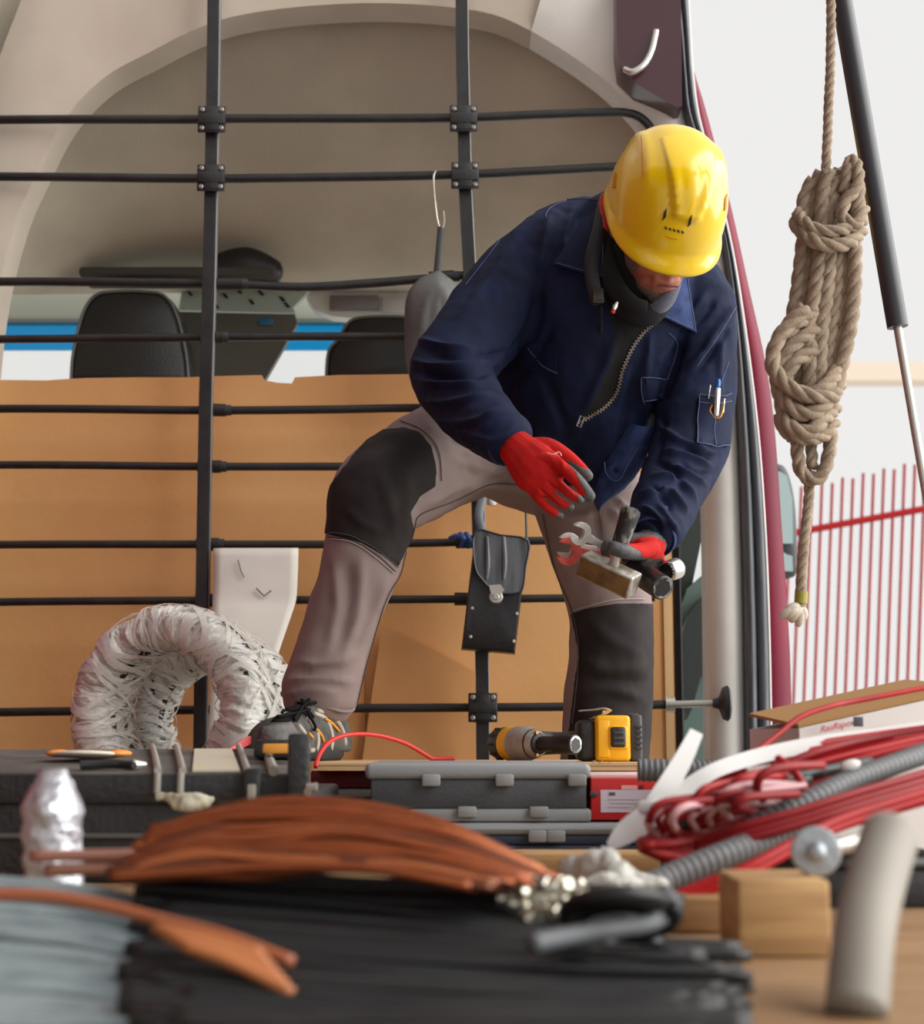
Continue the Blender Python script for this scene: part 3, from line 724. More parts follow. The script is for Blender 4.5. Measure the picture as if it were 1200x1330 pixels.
# --- jacket
j = MB()
for ch in (TORSO, YOKE, ARM_A, ARM_B): j.limb(ch, n=26, k=6)
j.limb([(705, 440, 2.91, 60, .8), (698, 490, 2.93, 56, .8), (712, 545, 2.95, 52, .8)], n=20)
j.limb([(770, 500, 2.86, 66, .7), (790, 560, 2.88, 54, .7), (783, 612, 2.89, 40, .7)], n=22)      # front panel hanging forward
jme = voxel(j, .0034, 8)
JF = [  # viewer-left sleeve
 ([(536, 440), (585, 452), (640, 462)], 6, 6), ([(533, 468), (590, 480), (650, 470)], 7, 6), ([(535, 492), (580, 500), (630, 498)], 6, 6), ([(545, 520), (590, 522), (640, 508)], 5, 6),
 ([(560, 545), (610, 548), (655, 530)], 4, 6), ([(548, 455), (600, 466), (660, 455)], -5, 6), ([(536, 482), (590, 490), (640, 484)], -6, 5),
 ([(600, 560), (640, 572), (668, 555)], 3, 5), ([(655, 290), (600, 360), (550, 420)], 4, 8), ([(690, 280), (650, 340), (600, 410)], 4, 9),
 ([(715, 275), (705, 320), (700, 360)], 5, 8), ([(745, 268), (735, 310), (745, 345)], 5, 8), ([(700, 370), (690, 430), (650, 490)], -8, 12), ([(655, 505), (690, 470), (720, 420)], -7, 9),
 # torso
 ([(800, 440), (775, 500), (740, 570)], 3, 10), ([(870, 450), (850, 480), (836, 560)], 5, 8), ([(845, 430), (838, 480), (834, 540)], 5, 8), ([(886, 440), (872, 480), (858, 520)], -9, 8), ([(825, 470), (812, 540), (800, 600)], -4, 8),
 ([(690, 560), (730, 590), (760, 620)], 3, 9), ([(700, 480), (720, 520), (740, 570)], -4, 9),
 # viewer-right shoulder and sleeve
 ([(958, 392), (930, 430), (912, 462), (888, 475)], 6, 7), ([(955, 415), (930, 450), (905, 480)], -6, 6), ([(930, 388), (915, 410), (900, 425)], -5, 6), ([(918, 378), (900, 405), (880, 430)], 4, 7),
 ([(850, 545), (880, 572), (926, 588)], 5, 5), ([(858, 586), (890, 592), (925, 606)], 6, 5), ([(866, 603), (890, 616), (918, 630)], 7, 5), ([(848, 618), (880, 622), (905, 652)], 6, 5), ([(828, 646), (850, 642), (870, 634)], 7, 4),
 ([(868, 634), (880, 650), (892, 668)], 6, 5), ([(834, 658), (850, 668), (864, 682)], 6, 5), ([(855, 655), (866, 672), (880, 690)], 5, 5), ([(848, 600), (872, 608), (890, 640)], -6, 5), ([(846, 632), (866, 650), (872, 664)], -6, 5),
 ([(888, 582), (912, 592), (930, 592)], -6, 4), ([(884, 600), (905, 614), (925, 616)], -5, 4), ([(838, 668), (852, 680), (858, 694)], -5, 4), ([(862, 540), (860, 570), (850, 600)], -4, 6), ([(940, 420), (935, 480), (938, 540)], 3, 6),
]
folds(jme, [(p, a * 1.9, w * .72) for p, a, w in JF])
ripple(jme, .0045, 13, 3.0); lap(jme, 1)
JS = Surf(jme)
# open the hem and neck are covered by body and collar; inner black front is cut out of the jacket
q = proj(getco(jme)); nn = getno(jme)
inner_poly = [(806, 300), (786, 300), (776, 345), (786, 385), (800, 440), (790, 480), (770, 520), (752, 548), (766, 541), (785, 529), (801, 509), (809, 480), (822, 451), (836, 432), (853, 417), (872, 396), (880, 330), (850, 300)]
gg = sd_poly(q, inner_poly); gg = np.where((nn[:, 1] < .25), gg, np.abs(gg) + 5)
ja, ji = cut(jme, gg)
jacket = link_mesh('jacket', ja, m_navy, person)
link_mesh('jacket_front_lining', ji, m_inner, person, label='black open front')

def seam(name, lines, r, mat, parent, surf=None, lift=.0008, label=None):
    mb = MB()
    for l in lines: mb.tube((surf or JS).line(l, lift), r, 5)
    return mb.build(name, mat, parent, label)
# zip
zl = [(853, 417), (836, 432), (822, 451), (809, 480), (801, 509), (785, 529), (766, 541), (752, 548)]
zp = JS.line(zl, .002, 2.2); mb = MB()
for i, p in enumerate(zp):
    t = (zp[min(i + 1, len(zp) - 1)] - zp[max(i - 1, 0)]).normalized(); n = -VIEW; s = t.cross(n).normalized()
    mb.box(p + s * (.0012 if i % 2 else -.0012), t * .0011, s * .0026, n * .0012)
zipper = mb.build('zipper', M('zip_metal', (150, 140, 128), .4, metal=.7), jacket, label='metal zip teeth')
zt = JS.line([(757, 541), (754, 549)], .006, 4); zz = [P(756, 536, zt[0].y - .004), P(751, 552, zt[-1].y - .006)]
MB().tube([P(754, 540, zt[0].y - .005), P(749, 553, zt[0].y - .008), P(754, 555, zt[0].y - .008), P(759, 542, zt[0].y - .005)], .0012, 6, closed=True).build('zip_pull', m_steel, jacket)
# second fleece zip pull at the throat
l, n = JS.hit(799, 400)
l = l + n * .03
# collars: flat cloth flaps lying just off the jacket
def flap(quad, n, m, lift, bow, name, mat, label=None):
    TL, TR, BR, BL = [np.array(c, float) for c in quad]; q = []; Yh = []
    for i in range(m + 1):
        for k in range(n + 1):
            a_, b_ = k / n, i / m; p = TL * (1 - a_) * (1 - b_) + TR * a_ * (1 - b_) + BR * a_ * b_ + BL * (1 - a_) * b_
            q.append((p[0], p[1], a_, b_)); Yh.append(JS.hit(p[0], p[1])[0].y)
    A = np.array([[1, x, y] for x, y, _, _ in q]); Yh = np.array(Yh); co = np.linalg.lstsq(A, Yh, rcond=None)[0]; pl = A @ co
    pl = pl - max(0, np.percentile(pl - Yh, 85)) - lift
    g_ = [[P(q[i * (n + 1) + k][0], q[i * (n + 1) + k][1], pl[i * (n + 1) + k] - bow * math.sin(math.pi * q[i * (n + 1) + k][2]) * math.sin(math.pi * q[i * (n + 1) + k][3])) for k in range(n + 1)] for i in range(m + 1)]
    o = sheet(g_, (0, .005, 0)).build(name, mat, jacket, label)
    st = MB(); e = [g_[i][n - 0] for i in range(m + 1)] + [g_[m][k] for k in range(n - 1, -1, -1)]
    cen = sum(e, Vector()) / len(e); st.tube([p.lerp(cen, .10) + Vector((0, -.0012, 0)) for p in e], .0010, 5); st.build('collar_stitch', m_stitch, o)
JS.last = 2.75; flap(((866, 366), (893, 356), (905, 432), (857, 409)), 8, 8, .006, .008, 'collar', m_navy2, 'worn blue collar flap')
JS.last = 2.78; flap(((752, 292), (786, 258), (784, 362), (718, 343)), 8, 8, .006, .006, 'collar', m_navy)
# fleece neck and throat
def neckroll(thr, r0, r1, name, mat, label=None):
    pts = [Vector(p) for p in crom([tuple(P(*q)) for q in thr], 5)]
    MB().tube(pts, [r0 + (r1 - r0) * math.sin(math.pi * i / (len(pts) - 1)) for i in range(len(pts))], 12, flat=1.0).build(name, mat, jacket, label=label, smooth=True)
neckroll([(792, 290, 2.78), (788, 325, 2.755), (792, 355, 2.725), (804, 380, 2.70), (822, 395, 2.69), (840, 398, 2.69)], .010, .019, 'inner_collar', m_inner)
neckroll([(832, 402, 2.71), (849, 402, 2.70), (863, 393, 2.705), (874, 377, 2.72), (885, 350, 2.75)], .006, .014, 'fleece_collar', m_fleece, 'blue grey fleece collar at the throat')
neckroll([(800, 392, 2.72), (822, 408, 2.71), (845, 408, 2.71), (862, 398, 2.72)], .014, .022, 'inner_collar', m_inner)
th = MB().limb([(826, 330, 2.80, 52, .9), (826, 380, 2.77, 50, .8), (818, 420, 2.80, 40, .6)], n=18); th.build('fleece_front', m_inner, jacket, smooth=True)
# pockets
pk = MB(); JS.last = 2.8; JS.patch(pk, ((833, 489), (869, 492), (862, 519), (836, 522)), 6, 5, .001, .004, .001); pk.build('chest_pocket_flap', m_navy, jacket)
seam('pocket_stitch', [[(834, 490), (850, 490), (869, 493)], [(834, 490), (834, 508), (837, 522)], [(838, 519), (850, 518), (862, 515)]], .0009, m_stitch, jacket, lift=.006)
pk = MB(); JS.last = 2.8; JS.patch(pk, ((908, 515), (947, 512), (944, 580), (904, 576)), 6, 9, .001, .005, .002); pk.build('sleeve_pocket', m_navy, jacket)
seam('pocket_stitch', [[(908, 515), (928, 518), (946, 512)], [(907, 525), (928, 527), (946, 522)], [(908, 516), (905, 550), (904, 576)], [(904, 576), (924, 582), (944, 578)], [(928, 530), (925, 560), (926, 580)]], .0009, m_stitch, jacket, lift=.008)
pk = MB(); JS.last = 2.85; JS.patch(pk, ((684, 446), (726, 446), (722, 486), (676, 480)), 6, 5, .001, .004, .001); pk.build('chest_pocket_flap', m_navy, jacket)
seam('pocket_stitch', [[(685, 447), (700, 468), (712, 478), (726, 484)]], .0009, m_stitch, jacket, lift=.006)
seam('shoulder_seam', [[(664, 290), (640, 325), (605, 370)], [(700, 262), (740, 259), (780, 259)], [(868, 432), (880, 450), (866, 495)], [(958, 395), (930, 440), (905, 475)], [(946, 470), (935, 500), (930, 512)]], .0009, m_stitch, jacket)
# cuffs
cf = MB(); c = P(650, 566, 2.54); c2 = P(668, 583, 2.485); d = (c2 - c).normalized()
cf.lathe(c, c2, [(0, .030), (.006, .0405), (.030, .0400), (.044, .0385), (.0465, .036), (.040, .033)], 26); cf.build('cuff', m_navy2, jacket)
cf = MB(); c = P(855, 680, 2.625); c2 = P(845, 707, 2.57)
cf.lathe(c, c2, [(0, .030), (.006, .0425), (.034, .0415), (.050, .0395), (.0525, .037), (.046, .034)], 26); cf.build('cuff', m_navy2, jacket)
# hanging front hem flap with button
hemL = [(846, 552), (858, 530), (850, 556), (840, 590), (818, 626), (796, 646), (778, 657), (770, 648), (778, 612), (790, 592), (815, 575)]
JS.last = 2.85
fr = []
for y, x0, x1 in ((548, 818, 857), (566, 808, 849), (584, 796, 843), (602, 786, 836), (620, 778, 824), (638, 773, 806), (652, 772, 785), (658, 776, 780)):
    fr.append([P(x0 + (x1 - x0) * k / 6, y + 6 * math.sin(k / 6 * 3), 2.835 - .02 * math.sin(math.pi * k / 6) - .012 * (k / 6)) for k in range(7)])
sheet(fr, (0, .012, 0)).build('hem_flap', m_navy2, jacket, label='worn open hem corner with a button', smooth=True)
seam('hem_stitch', [], .001, m_stitch, jacket) if False else None
hs = MB(); hs.tube(PP([(785, 600, 2.815), (787, 614, 2.81), (796, 624, 2.805), (806, 622, 2.803), (814, 606, 2.803), (838, 566, 2.815)], 5), .0012, 5); hs.build('hem_stitch', m_stitch, jacket)
bc = P(801, 610, 2.803); MB().lathe(bc, bc + Vector((0, -.004, 0)), [(0, .006), (.003, .006), (.004, .004)], 14).build('button', m_navy, jacket)

# headset strap and buckle at the collar
m_strap = M('black_webbing', (22, 22, 23), .6)
mb = MB(); mb.tube(PP([(785, 262, 2.70), (778, 300, 2.685), (768, 340, 2.68), (771, 372, 2.69), (778, 395, 2.70)], 5), .013, 8, flat=.4, ref=(0, 1, 0))
mb.build('chin_strap', m_strap, person)
mb = MB(); c = P(777, 384, 2.685)
mb.box(c, (.010, 0, 0), (0, .003, 0), (0, 0, .014), .002); mb.box(c + Vector((.0, -.004, -.009)), (.007, 0, 0), (0, .002, 0), (0, 0, .0015)); mb.build('strap_buckle', M('buckle_plastic', (52, 48, 44), .35), person)
mb = MB(); mb.tube(PP([(781, 398, 2.70), (780, 440, 2.76), (774, 465, 2.78)], 4), .003, 6); mb.build('strap_tail', m_strap, person)
c = P(799, 398, 2.655); mb = MB(); mb.tube([c + Vector((.004, 0, .008)), c, c + Vector((-.003, -.002, -.007))], [.002, .0045, .003], 8); mb.build('fleece_zip_pull', m_steel, person, label='small bright zip pull')
c = P(796, 405, 2.65); MB().ellip(c, (.004, 0, 0), (0, .003, 0), (0, 0, .004), 10, 6).build('zip_dot', M('red_dot', (176, 24, 28), .4), person, label='red dot on the zip pull')

# --- trousers
tr = MB()
for ch in (PELVIS, LEG_A, LEG_B): tr.limb(ch, n=26, k=6)
tr.limb([(590, 545, 3.02, 60), (680, 560, 3.03, 70)], n=20)
tme = voxel(tr, .0055, 4)
TF = [([(600, 640), (640, 632), (690, 640)], 5, 8), ([(560, 575), (600, 600), (660, 615)], 5, 9), ([(540, 545), (580, 575), (640, 600)], 6, 7), ([(575, 560), (600, 590), (620, 630)], -4, 7),
 ([(540, 660), (580, 640), (640, 615)], 4, 8), ([(490, 610), (505, 650), (515, 700)], 4, 9), ([(520, 600), (530, 640), (520, 690)], 4, 9), ([(450, 660), (470, 680), (500, 690)], 3, 7), ([(545, 610), (550, 640), (535, 670)], -4, 7),
 ([(430, 720), (440, 780), (425, 850)], 4, 9), ([(470, 720), (465, 790), (445, 850)], 5, 10), ([(505, 745), (485, 800), (465, 850)], 4, 8), ([(450, 730), (452, 790), (440, 840)], -4, 8),
 ([(385, 860), (420, 862), (462, 850)], 5, 6), ([(372, 885), (410, 880), (460, 886)], 6, 6), ([(380, 872), (420, 872), (455, 868)], -5, 5), ([(365, 905), (400, 895), (440, 900)], 4, 5),
 ([(710, 665), (740, 672), (780, 665)], 4, 7), ([(790, 660), (812, 680), (828, 700)], 6, 6), ([(800, 645), (815, 662), (834, 672)], 5, 5), ([(770, 660), (778, 700), (782, 740)], -3, 6), ([(720, 700), (735, 740), (748, 780)], 3, 9),
 ([(760, 800), (790, 830), (830, 850)], 3, 10), ([(745, 850), (790, 870), (840, 862)], 4, 9), ([(740, 900), (790, 895), (838, 910)], 5, 8), ([(760, 880), (800, 885), (840, 885)], -4, 8)]
folds(tme, [(p, a * 1.6, w * .85) for p, a, w in TF]); ripple(tme, .005, 10, 8.0); lap(tme, 1)
q = proj(getco(tme))
kA = [(424, 693), (405, 690), (430, 630), (460, 590), (488, 560), (524, 556), (545, 562), (560, 580), (566, 606), (565, 632), (545, 645), (532, 665), (538, 690), (524, 720), (517, 735), (500, 722), (470, 705)]
kB = [(742, 797), (765, 790), (800, 784), (835, 784), (900, 786), (900, 1100), (740, 1100), (738, 960), (745, 900), (752, 850)]
gk = np.minimum(sd_poly(q, kA), sd_poly(q, kB))
ta, tk = cut(tme, gk, .0025)
TS = Surf(ta, tk)
trousers = link_mesh('trousers', ta, m_trous, person)
for side in (0, 1):
    bmk = bmesh.new(); bmk.from_mesh(tk); bmesh.ops.delete(bmk, geom=[f for f in bmk.faces if (f.calc_center_median().x > .02) != bool(side)], context='FACES')
    mk = bpy.data.meshes.new('knee'); bmk.to_mesh(mk); bmk.free(); link_mesh('knee_patch', mk, m_knee, trousers, label='dark knee panel')
seam('trouser_stitch', [[(427, 692), (455, 696), (490, 714), (516, 736)], [(427, 698), (455, 702), (488, 720), (512, 742)], [(690, 632), (640, 628), (590, 650), (545, 668), (536, 690), (525, 735), (500, 780), (478, 850), (462, 915)],
     [(520, 548), (548, 560), (568, 585), (572, 625)], [(706, 668), (722, 740), (746, 800), (752, 860), (744, 940)], [(776, 655), (782, 690), (782, 715)]], .0011, m_tstitch, trousers, TS, .0025)
seam('pale_stitch', [[(745, 793), (770, 786), (800, 779), (836, 778)], [(430, 700), (458, 705), (485, 722), (510, 744)]], .0011, m_tstitch2, trousers, TS, .0025)
mb = MB()
hem = [P(x, y, Y) for x, y, Y in ((367, 903, 2.69), (388, 910, 2.655), (418, 917, 2.65), (445, 924, 2.665), (459, 921, 2.70), (450, 908, 2.76), (410, 896, 2.77), (374, 896, 2.73))]
mb.tube([Vector(p) for p in crom([tuple(p) for p in hem], 4, True)], .0032, 8, closed=True); mb.build('trouser_hem', m_trous, trousers, smooth=True)

# --- gloves
def hand(chains, size):
    h = MB()
    for c in chains: h.limb(c, n=14, k=4)
    return voxel(h, size, 2)
HA = [[(660, 572, 2.52, 23, .75), (672, 583, 2.49, 25, .7), (686, 598, 2.47, 31, .52), (699, 612, 2.452, 34, .42), (706, 620, 2.447, 31, .36)],
      [(704, 598, 2.452, 12), (723, 603, 2.438, 9.6), (746, 621, 2.42, 8.8), (759, 636, 2.43, 8.4), (766, 645, 2.442, 7.6)],
      [(700, 610, 2.45, 11), (715, 620, 2.444, 7.6), (735, 637, 2.442, 6.5), (746, 645, 2.455, 6.2), (754, 649, 2.468, 5.6)],
      [(696, 622, 2.45, 10.5), (706, 633, 2.447, 7.4), (722, 648, 2.452, 6.3), (733, 655, 2.465, 6), (741, 659, 2.475, 5.4)],
      [(688, 628, 2.455, 10), (695, 642, 2.454, 7.2), (708, 656, 2.459, 6.3), (719, 665, 2.468, 6), (727, 670, 2.478, 5.4)],
      [(688, 582, 2.485, 14), (712, 579, 2.478, 11), (735, 591, 2.478, 9), (752, 606, 2.484, 8.2), (764, 619, 2.488, 7)]]
hme = hand(HA, .0017); folds(hme, [([(716, 586), (728, 596), (733, 612)], 2.0, 3), ([(690, 575), (712, 590), (724, 605)], 1.0, 4), ([(700, 612), (712, 626)], 1.2, 4), ([(722, 614), (731, 622), (749, 641)], -4.5, 2.0), ([(710, 625), (719, 632), (741, 652)], -4.5, 2.0), ([(700, 634), (708, 642), (728, 660)], -4.5, 2.0)])
q = proj(getco(hme))
ring_ = lambda x, y, r: [(x + r * math.cos(a_), y + r * math.sin(a_)) for a_ in np.linspace(0, 5.9, 12)]
dipA = [[(734, 595), (745, 601), (757, 608), (766, 609), (780, 620), (772, 634), (757, 624), (742, 608)], [(746, 611), (757, 621), (769, 630), (782, 645), (768, 660), (757, 652), (761, 641), (754, 629)],
        ring_(756, 650, 7), ring_(744, 661, 7), ring_(729, 672, 7)]
gd = np.min([sd_poly(q, p) for p in dipA], axis=0)
ga, gb = cut(hme, gd, .0006)
glove = link_mesh('glove', ga, m_glove, person, label='red glove, open over the tools'); link_mesh('glove_dip', gb, m_dip, glove, label='grey rubber dip on the fingers')
MB().tube(PP([(711, 588, 2.433), (719, 590, 2.428), (726, 587, 2.43), (729, 592, 2.425)], 4), .0009, 5).build('white_thread', M('white_thread', (220, 200, 190), .8), glove)

HB = [[(850, 694, 2.60, 22, .8), (844, 708, 2.575, 21, .8), (836, 713, 2.56, 20, .8)],
      [(846, 712, 2.55, 12.5), (828, 717, 2.520, 11.5), (808, 715, 2.490, 10.5), (795, 711, 2.485, 9.6)],          # thumb across the handle
      [(846, 702, 2.57, 12), (826, 702, 2.56, 10.5), (810, 702, 2.562, 9.5), (800, 708, 2.585, 9)],            # index behind the handle
      [(846, 718, 2.58, 11), (832, 727, 2.585, 10), (816, 728, 2.60, 9.5), (804, 722, 2.605, 9)],
      [(850, 722, 2.585, 10.5), (840, 733, 2.59, 9.6), (826, 736, 2.61, 9), (814, 732, 2.615, 8.4)],
      [(854, 722, 2.59, 9.6), (850, 736, 2.60, 9), (838, 742, 2.62, 8.2), (828, 740, 2.625, 7.8)],
      [(800, 712, 2.54, 8.5), (790, 708, 2.535, 8.6), (787, 716, 2.53, 8)]]
hme = hand(HB, .0021)
q = proj(getco(hme)); v_ = getco(hme)
red = [(815, 706), (828, 699), (846, 696), (864, 704), (864, 724), (850, 726), (834, 724), (832, 716), (820, 710)]
gd = sd_poly(q, red); ga, gb = cut(hme, gd, .0004)
glove2 = link_mesh('glove', ga, m_dip, person, label='grey and red glove gripping the hammer'); link_mesh('glove_knit', gb, m_glove, glove2, label='red knit back')

# --- shoes
m_shoe = M('dark_grey_shoe', (84, 82, 77), .75, rgb2=(56, 55, 53), vscale=40, bump=.4, bscale=200, bdist=.004)
m_toe = M('grey_toe_cap', (112, 110, 105), .65, rgb2=(84, 82, 79), vscale=30, bump=.3, bscale=120)
m_sole = M('black_sole', (34, 34, 34), .7, rgb2=(48, 47, 45), vscale=30)
m_band = M('beige_band', (176, 166, 150), .7); m_orange = M('orange_accent', (224, 148, 38), .6); m_lace = M('black_lace', (14, 14, 14), .85, spec=.2)
def shoe(heel, toe, ankle, first=True):
    heel = Vector(heel); toe = Vector(toe); d = toe - heel; L = d.length; d.normalize(); s = d.cross(Vector((0, 0, 1))).normalized(); up = Vector((0, 0, 1))
    t = MB()
    prof = [(0, .030, .060), (.04, .037, .072), (.25, .038, .085), (.42, .040, .080), (.58, .045, .066), (.75, .049, .056), (.9, .045, .049), (.98, .034, .036), (1.0, .018, .02)]
    pr = crom(np.array(prof), 4); rings = []
    for a, w, h in pr:
        c = heel + d * (a * L); rings.append([c + s * (w * math.cos(x)) * (1 if math.sin(x) > 0 else 1.05) + up * (.020 + max(-.006, h * math.sin(x))) for x in [2 * math.pi * k / 24 for k in range(24)]])
    t.loft(rings); t.tube([heel + d * (.2 * L) + up * .06, heel + d * (.17 * L) + up * .10, Vector(ankle)], [.040, .041, .046], 18)
    me = voxel(t, .004, 3)
    so = MB(); rg = []
    for zz, ex in ((0, .94), (.006, 1.02), (.018, 1.04), (.026, 1.0)):
        rg.append([heel + d * (L * .5) + d * (math.cos(x) * L * .515 * ex) + s * ((.046 + .006 * math.cos(x)) * math.sin(x) * ex * (1 - .12 * math.exp(-((math.cos(x) + .15) / .3) ** 2))) + up * zz for x in [2 * math.pi * k / 40 for k in range(40)]])
    so.loft(rg)
    sm = link_mesh('shoe', me, m_shoe, person)
    so.build('sole', m_sole, sm, smooth=True)
    return sm, me, heel, d, s, up, L
bz = .9665
sm, sme, h0, d0, s0, u0, L0 = shoe((P(436, 960, 2.76).x, 2.765, bz), (P(344, 960, 2.53).x, 2.50, bz), P(414, 905, 2.71))
sme2 = sme.copy(); sme2.transform(Matrix.Translation(rootloc(person)))
XS = Surf(sme2); XS.last = 2.62
mb = MB()
for l in ([(388, 941), (398, 956), (402, 975)], [(398, 932), (410, 945), (414, 962), (410, 980)], [(408, 926), (424, 934), (432, 956), (430, 975)], [(412, 922), (432, 930), (446, 950), (449, 968)], [(402, 975), (412, 982), (420, 985)]):
    mb.tube(XS.line(l, -.0016), .0046, 6)
mb.build('side_bands', m_band, sm, label='beige side bands', smooth=True)
for l in ([(421, 934), (430, 940), (439, 950)], [(408, 946), (416, 955), (419, 964)], [(400, 953), (405, 959)]):
    MB().tube(XS.line(l, .002), .0026, 6).build('orange_accent', m_orange, sm, label='orange accent', smooth=True)
mb = MB(); XS.patch(mb, ((340, 945), (378, 938), (398, 972), (334, 972)), 8, 6, .0005, .002, .001); mb.build('toe_cap', m_toe, sm, label='scuffed grey toe cap', smooth=True)
mb = MB()
for l in ([(360, 935), (385, 930), (400, 925)], [(372, 926), (392, 922), (404, 935)], [(378, 916), (396, 918), (408, 916)], [(392, 908), (398, 930), (406, 946), (404, 950)], [(366, 930), (382, 916), (390, 905)], [(380, 938), (390, 925), (402, 912)]):
    mb.tube(XS.line(l, .006), .0028, 6)
mb.build('laces', m_lace, sm, label='black laces', smooth=True)
mb = MB(); XS.patch(mb, ((384, 908), (404, 909), (386, 938), (352, 938)), 4, 4, .0005, .003, .001); mb.build('tongue', m_lace, sm, label='black padded tongue', smooth=True)
shoe((P(790, 1150, 3.05).x, 3.06, STEP), (P(775, 1180, 2.9).x - .03, 2.87, STEP), P(782, 1120, 3.01))

# ------------------------------------------------------------------ hard hat
m_hat = M('yellow_hard_hat', (236, 196, 10), .22, coat=.5, spec=.5)
def hat_shell():
    NU, NV = 128, 56; rings = []
    def dome(a, t):
        # a: azimuth (0 = front), t: 0 rim .. 1 crown
        ca, sa = math.cos(a), math.sin(a); e = 2.3
        rad = (abs(ca / (.152 if ca > 0 else .134)) ** e + abs(sa / .1045) ** e) ** (-1 / e)
        ph = t * math.pi / 2; k = math.cos(ph) ** .80; up = .148 * math.sin(ph) ** .92
        f, s = ca * rad * k, sa * rad * k
        d = 0.0
        # raised centre field at the front, narrowing towards the brim
        if ca > 0:
            w = .020 + .052 * max(0, t - .25); sm = lambda x: max(0, min(1, x)) ** 2 * (3 - 2 * max(0, min(1, x)))
            d += .0085 * sm((t - .24) / .07) * sm((.97 - t) / .55) * sm((w - abs(s)) / .0055 + .5)
            d -= .0022 * sm((t - .30) / .05) * sm((.80 - t) / .3) * math.exp(-((abs(s) - w * .45) / .006) ** 2)
        # two side fields
        x = abs(s) - .070; d += .0050 * math.exp(-(x / .009) ** 2) * max(0, min(1, (.10 - f) / .03)) * max(0, min(1, (.10 + f) / .03)) * (t > .12) * min(1, (t - .12) / .1)
        nrm = Vector((s / .1045 ** 2, f / .14 ** 2, up / .148 ** 2 + 1e-6)).normalized()
        return s + nrm.x * d, f + nrm.y * d, up + nrm.z * d
    for iv in range(NV + 1):
        t = (iv / NV) ** 1.0 * .992; rings.append([HH(*(lambda q: (-q[0], q[1], q[2]))(dome(2 * math.pi * j / NU, t))) for j in range(NU)])
    # brim: lip all round, peak in front
    def rim(j, out, u, inner=False):
        a = 2 * math.pi * j / NU; s, f, up = dome(a, 0); ca = math.cos(a); pk = max(0, ca) ** 2.2
        r = math.hypot(s, f); o = out * (.25 + 1.05 * pk); return HH(-s * (1 + o / r), f * (1 + o / r), u - pk * .016 * (out / .014 if out > 0 else 0))
    low = [[rim(j, o, u) for j in range(NU)] for o, u in ((-.006, -.004), (-.003, -.022), (.004, -.024), (.010, -.020), (.0135, -.014), (.0125, -.010), (.007, -.004))]
    inn = [[HH(*(lambda q: (-q[0] * .965, q[1] * .965, q[2] * .965 - .002))(dome(2 * math.pi * j / NU, (iv / 16) * .985))) for j in range(NU)] for iv in range(16, -1, -1)]
    return MB().loft(inn + low + rings, caps=True)
hat = thing('hard_hat', 'yellow hard hat with vents worn by the stooping man', 'helmet', HH(0, 0, 0))
hmesh = hat_shell()
shell = hmesh.build('shell', m_hat, hat, smooth=True)
hm = shell.data.copy(); hm.transform(Matrix.Translation(rootloc(shell))); HS = Surf(hm); HS.last = 2.6
m_vent = M('vent_dark', (40, 42, 44), .5)
for q4 in (((862, 276), (866, 270), (865, 282), (860, 287)), ((895, 284), (899, 279), (897, 291), (893, 295))):
    mb = MB(); HS.patch(mb, q4, 2, 4, .0002, .0012); mb.build('vent', m_vent, shell)
for i in range(5):
    x = 863 + i * 5.4; y = 294 + i * 1.6 - .2 * i * i * .3
    mb = MB(); HS.patch(mb, ((x, y), (x + 2.6, y + .6), (x + 3.6, y + 4.2), (x + 1, y + 3.6)), 1, 2, .0002, .001); mb.build('vent', m_vent, shell)
m_slot2 = M('orange_slot', (196, 120, 10), .4)
for q4 in (((798, 226), (801, 224), (800, 243), (796, 244)), ((941, 258), (944, 252), (942, 272), (940, 274))):
    mb = MB(); HS.patch(mb, q4, 2, 4, .0002, .0015); mb.build('side_slot', m_slot2, shell)
mb = MB()
for l in ([(833, 176), (834, 200), (835, 230)], ): mb.tube(HS.line(l, .0002), .0012, 6)
MB().tube(HS.line([(865, 307), (872, 310), (880, 311)], .0001), .0008, 5).build('moulded_mark', m_slot2, shell); mb.build('ridge_line', m_slot2, shell)
pad = MB(); pad.limb([(786, 256, 2.70, 7), (783, 275, 2.70, 9), (786, 296, 2.69, 7)], n=12); pad.build('ear_pad', M('red_pad', (170, 34, 30), .6), hat, label='red pad at the side', smooth=True)
MB().lathe(H(0, -.01, -.006), H(0, -.01, .02), [(0, .094), (.02, .092), (.024, .088)], 32).build('headband', m_strap, hat, label='black inner headband')
# ------------------------------------------------------------------ tools in the hand and on the board
BT = 0.966
m_chrome = M('chrome', (206, 204, 198), .28, metal=.9, bump=.03, bscale=60)
m_wornsteel = M('worn_hammer_steel', (176, 172, 164), .5, metal=.35, rgb2=(128, 116, 98), vscale=40, lo=.45, hi=.62, bump=.3, bscale=160, bdist=.003)
m_rust = M('rusty_steel', (126, 98, 58), .75, metal=.2, rgb2=(92, 70, 42), vscale=34, bump=.4, bscale=140, bdist=.003)
m_grip = M('worn_black_grip', (26, 26, 26), .6, rgb2=(120, 118, 108), vscale=90, lo=.52, hi=.66, stretch=(1, 1, .5), bump=.4, bscale=150, bdist=.003)
m_redpaint = M('chipped_red_paint', (212, 92, 82), .45, rgb2=(188, 70, 64), vscale=50, bump=.1)
m_impact = M('impact_black', (30, 30, 32), .38, metal=.35, rgb2=(44, 44, 45), vscale=30)

m_spanner = M('satin_steel', (206, 204, 196), .38, metal=.55, bump=.05, bscale=80)
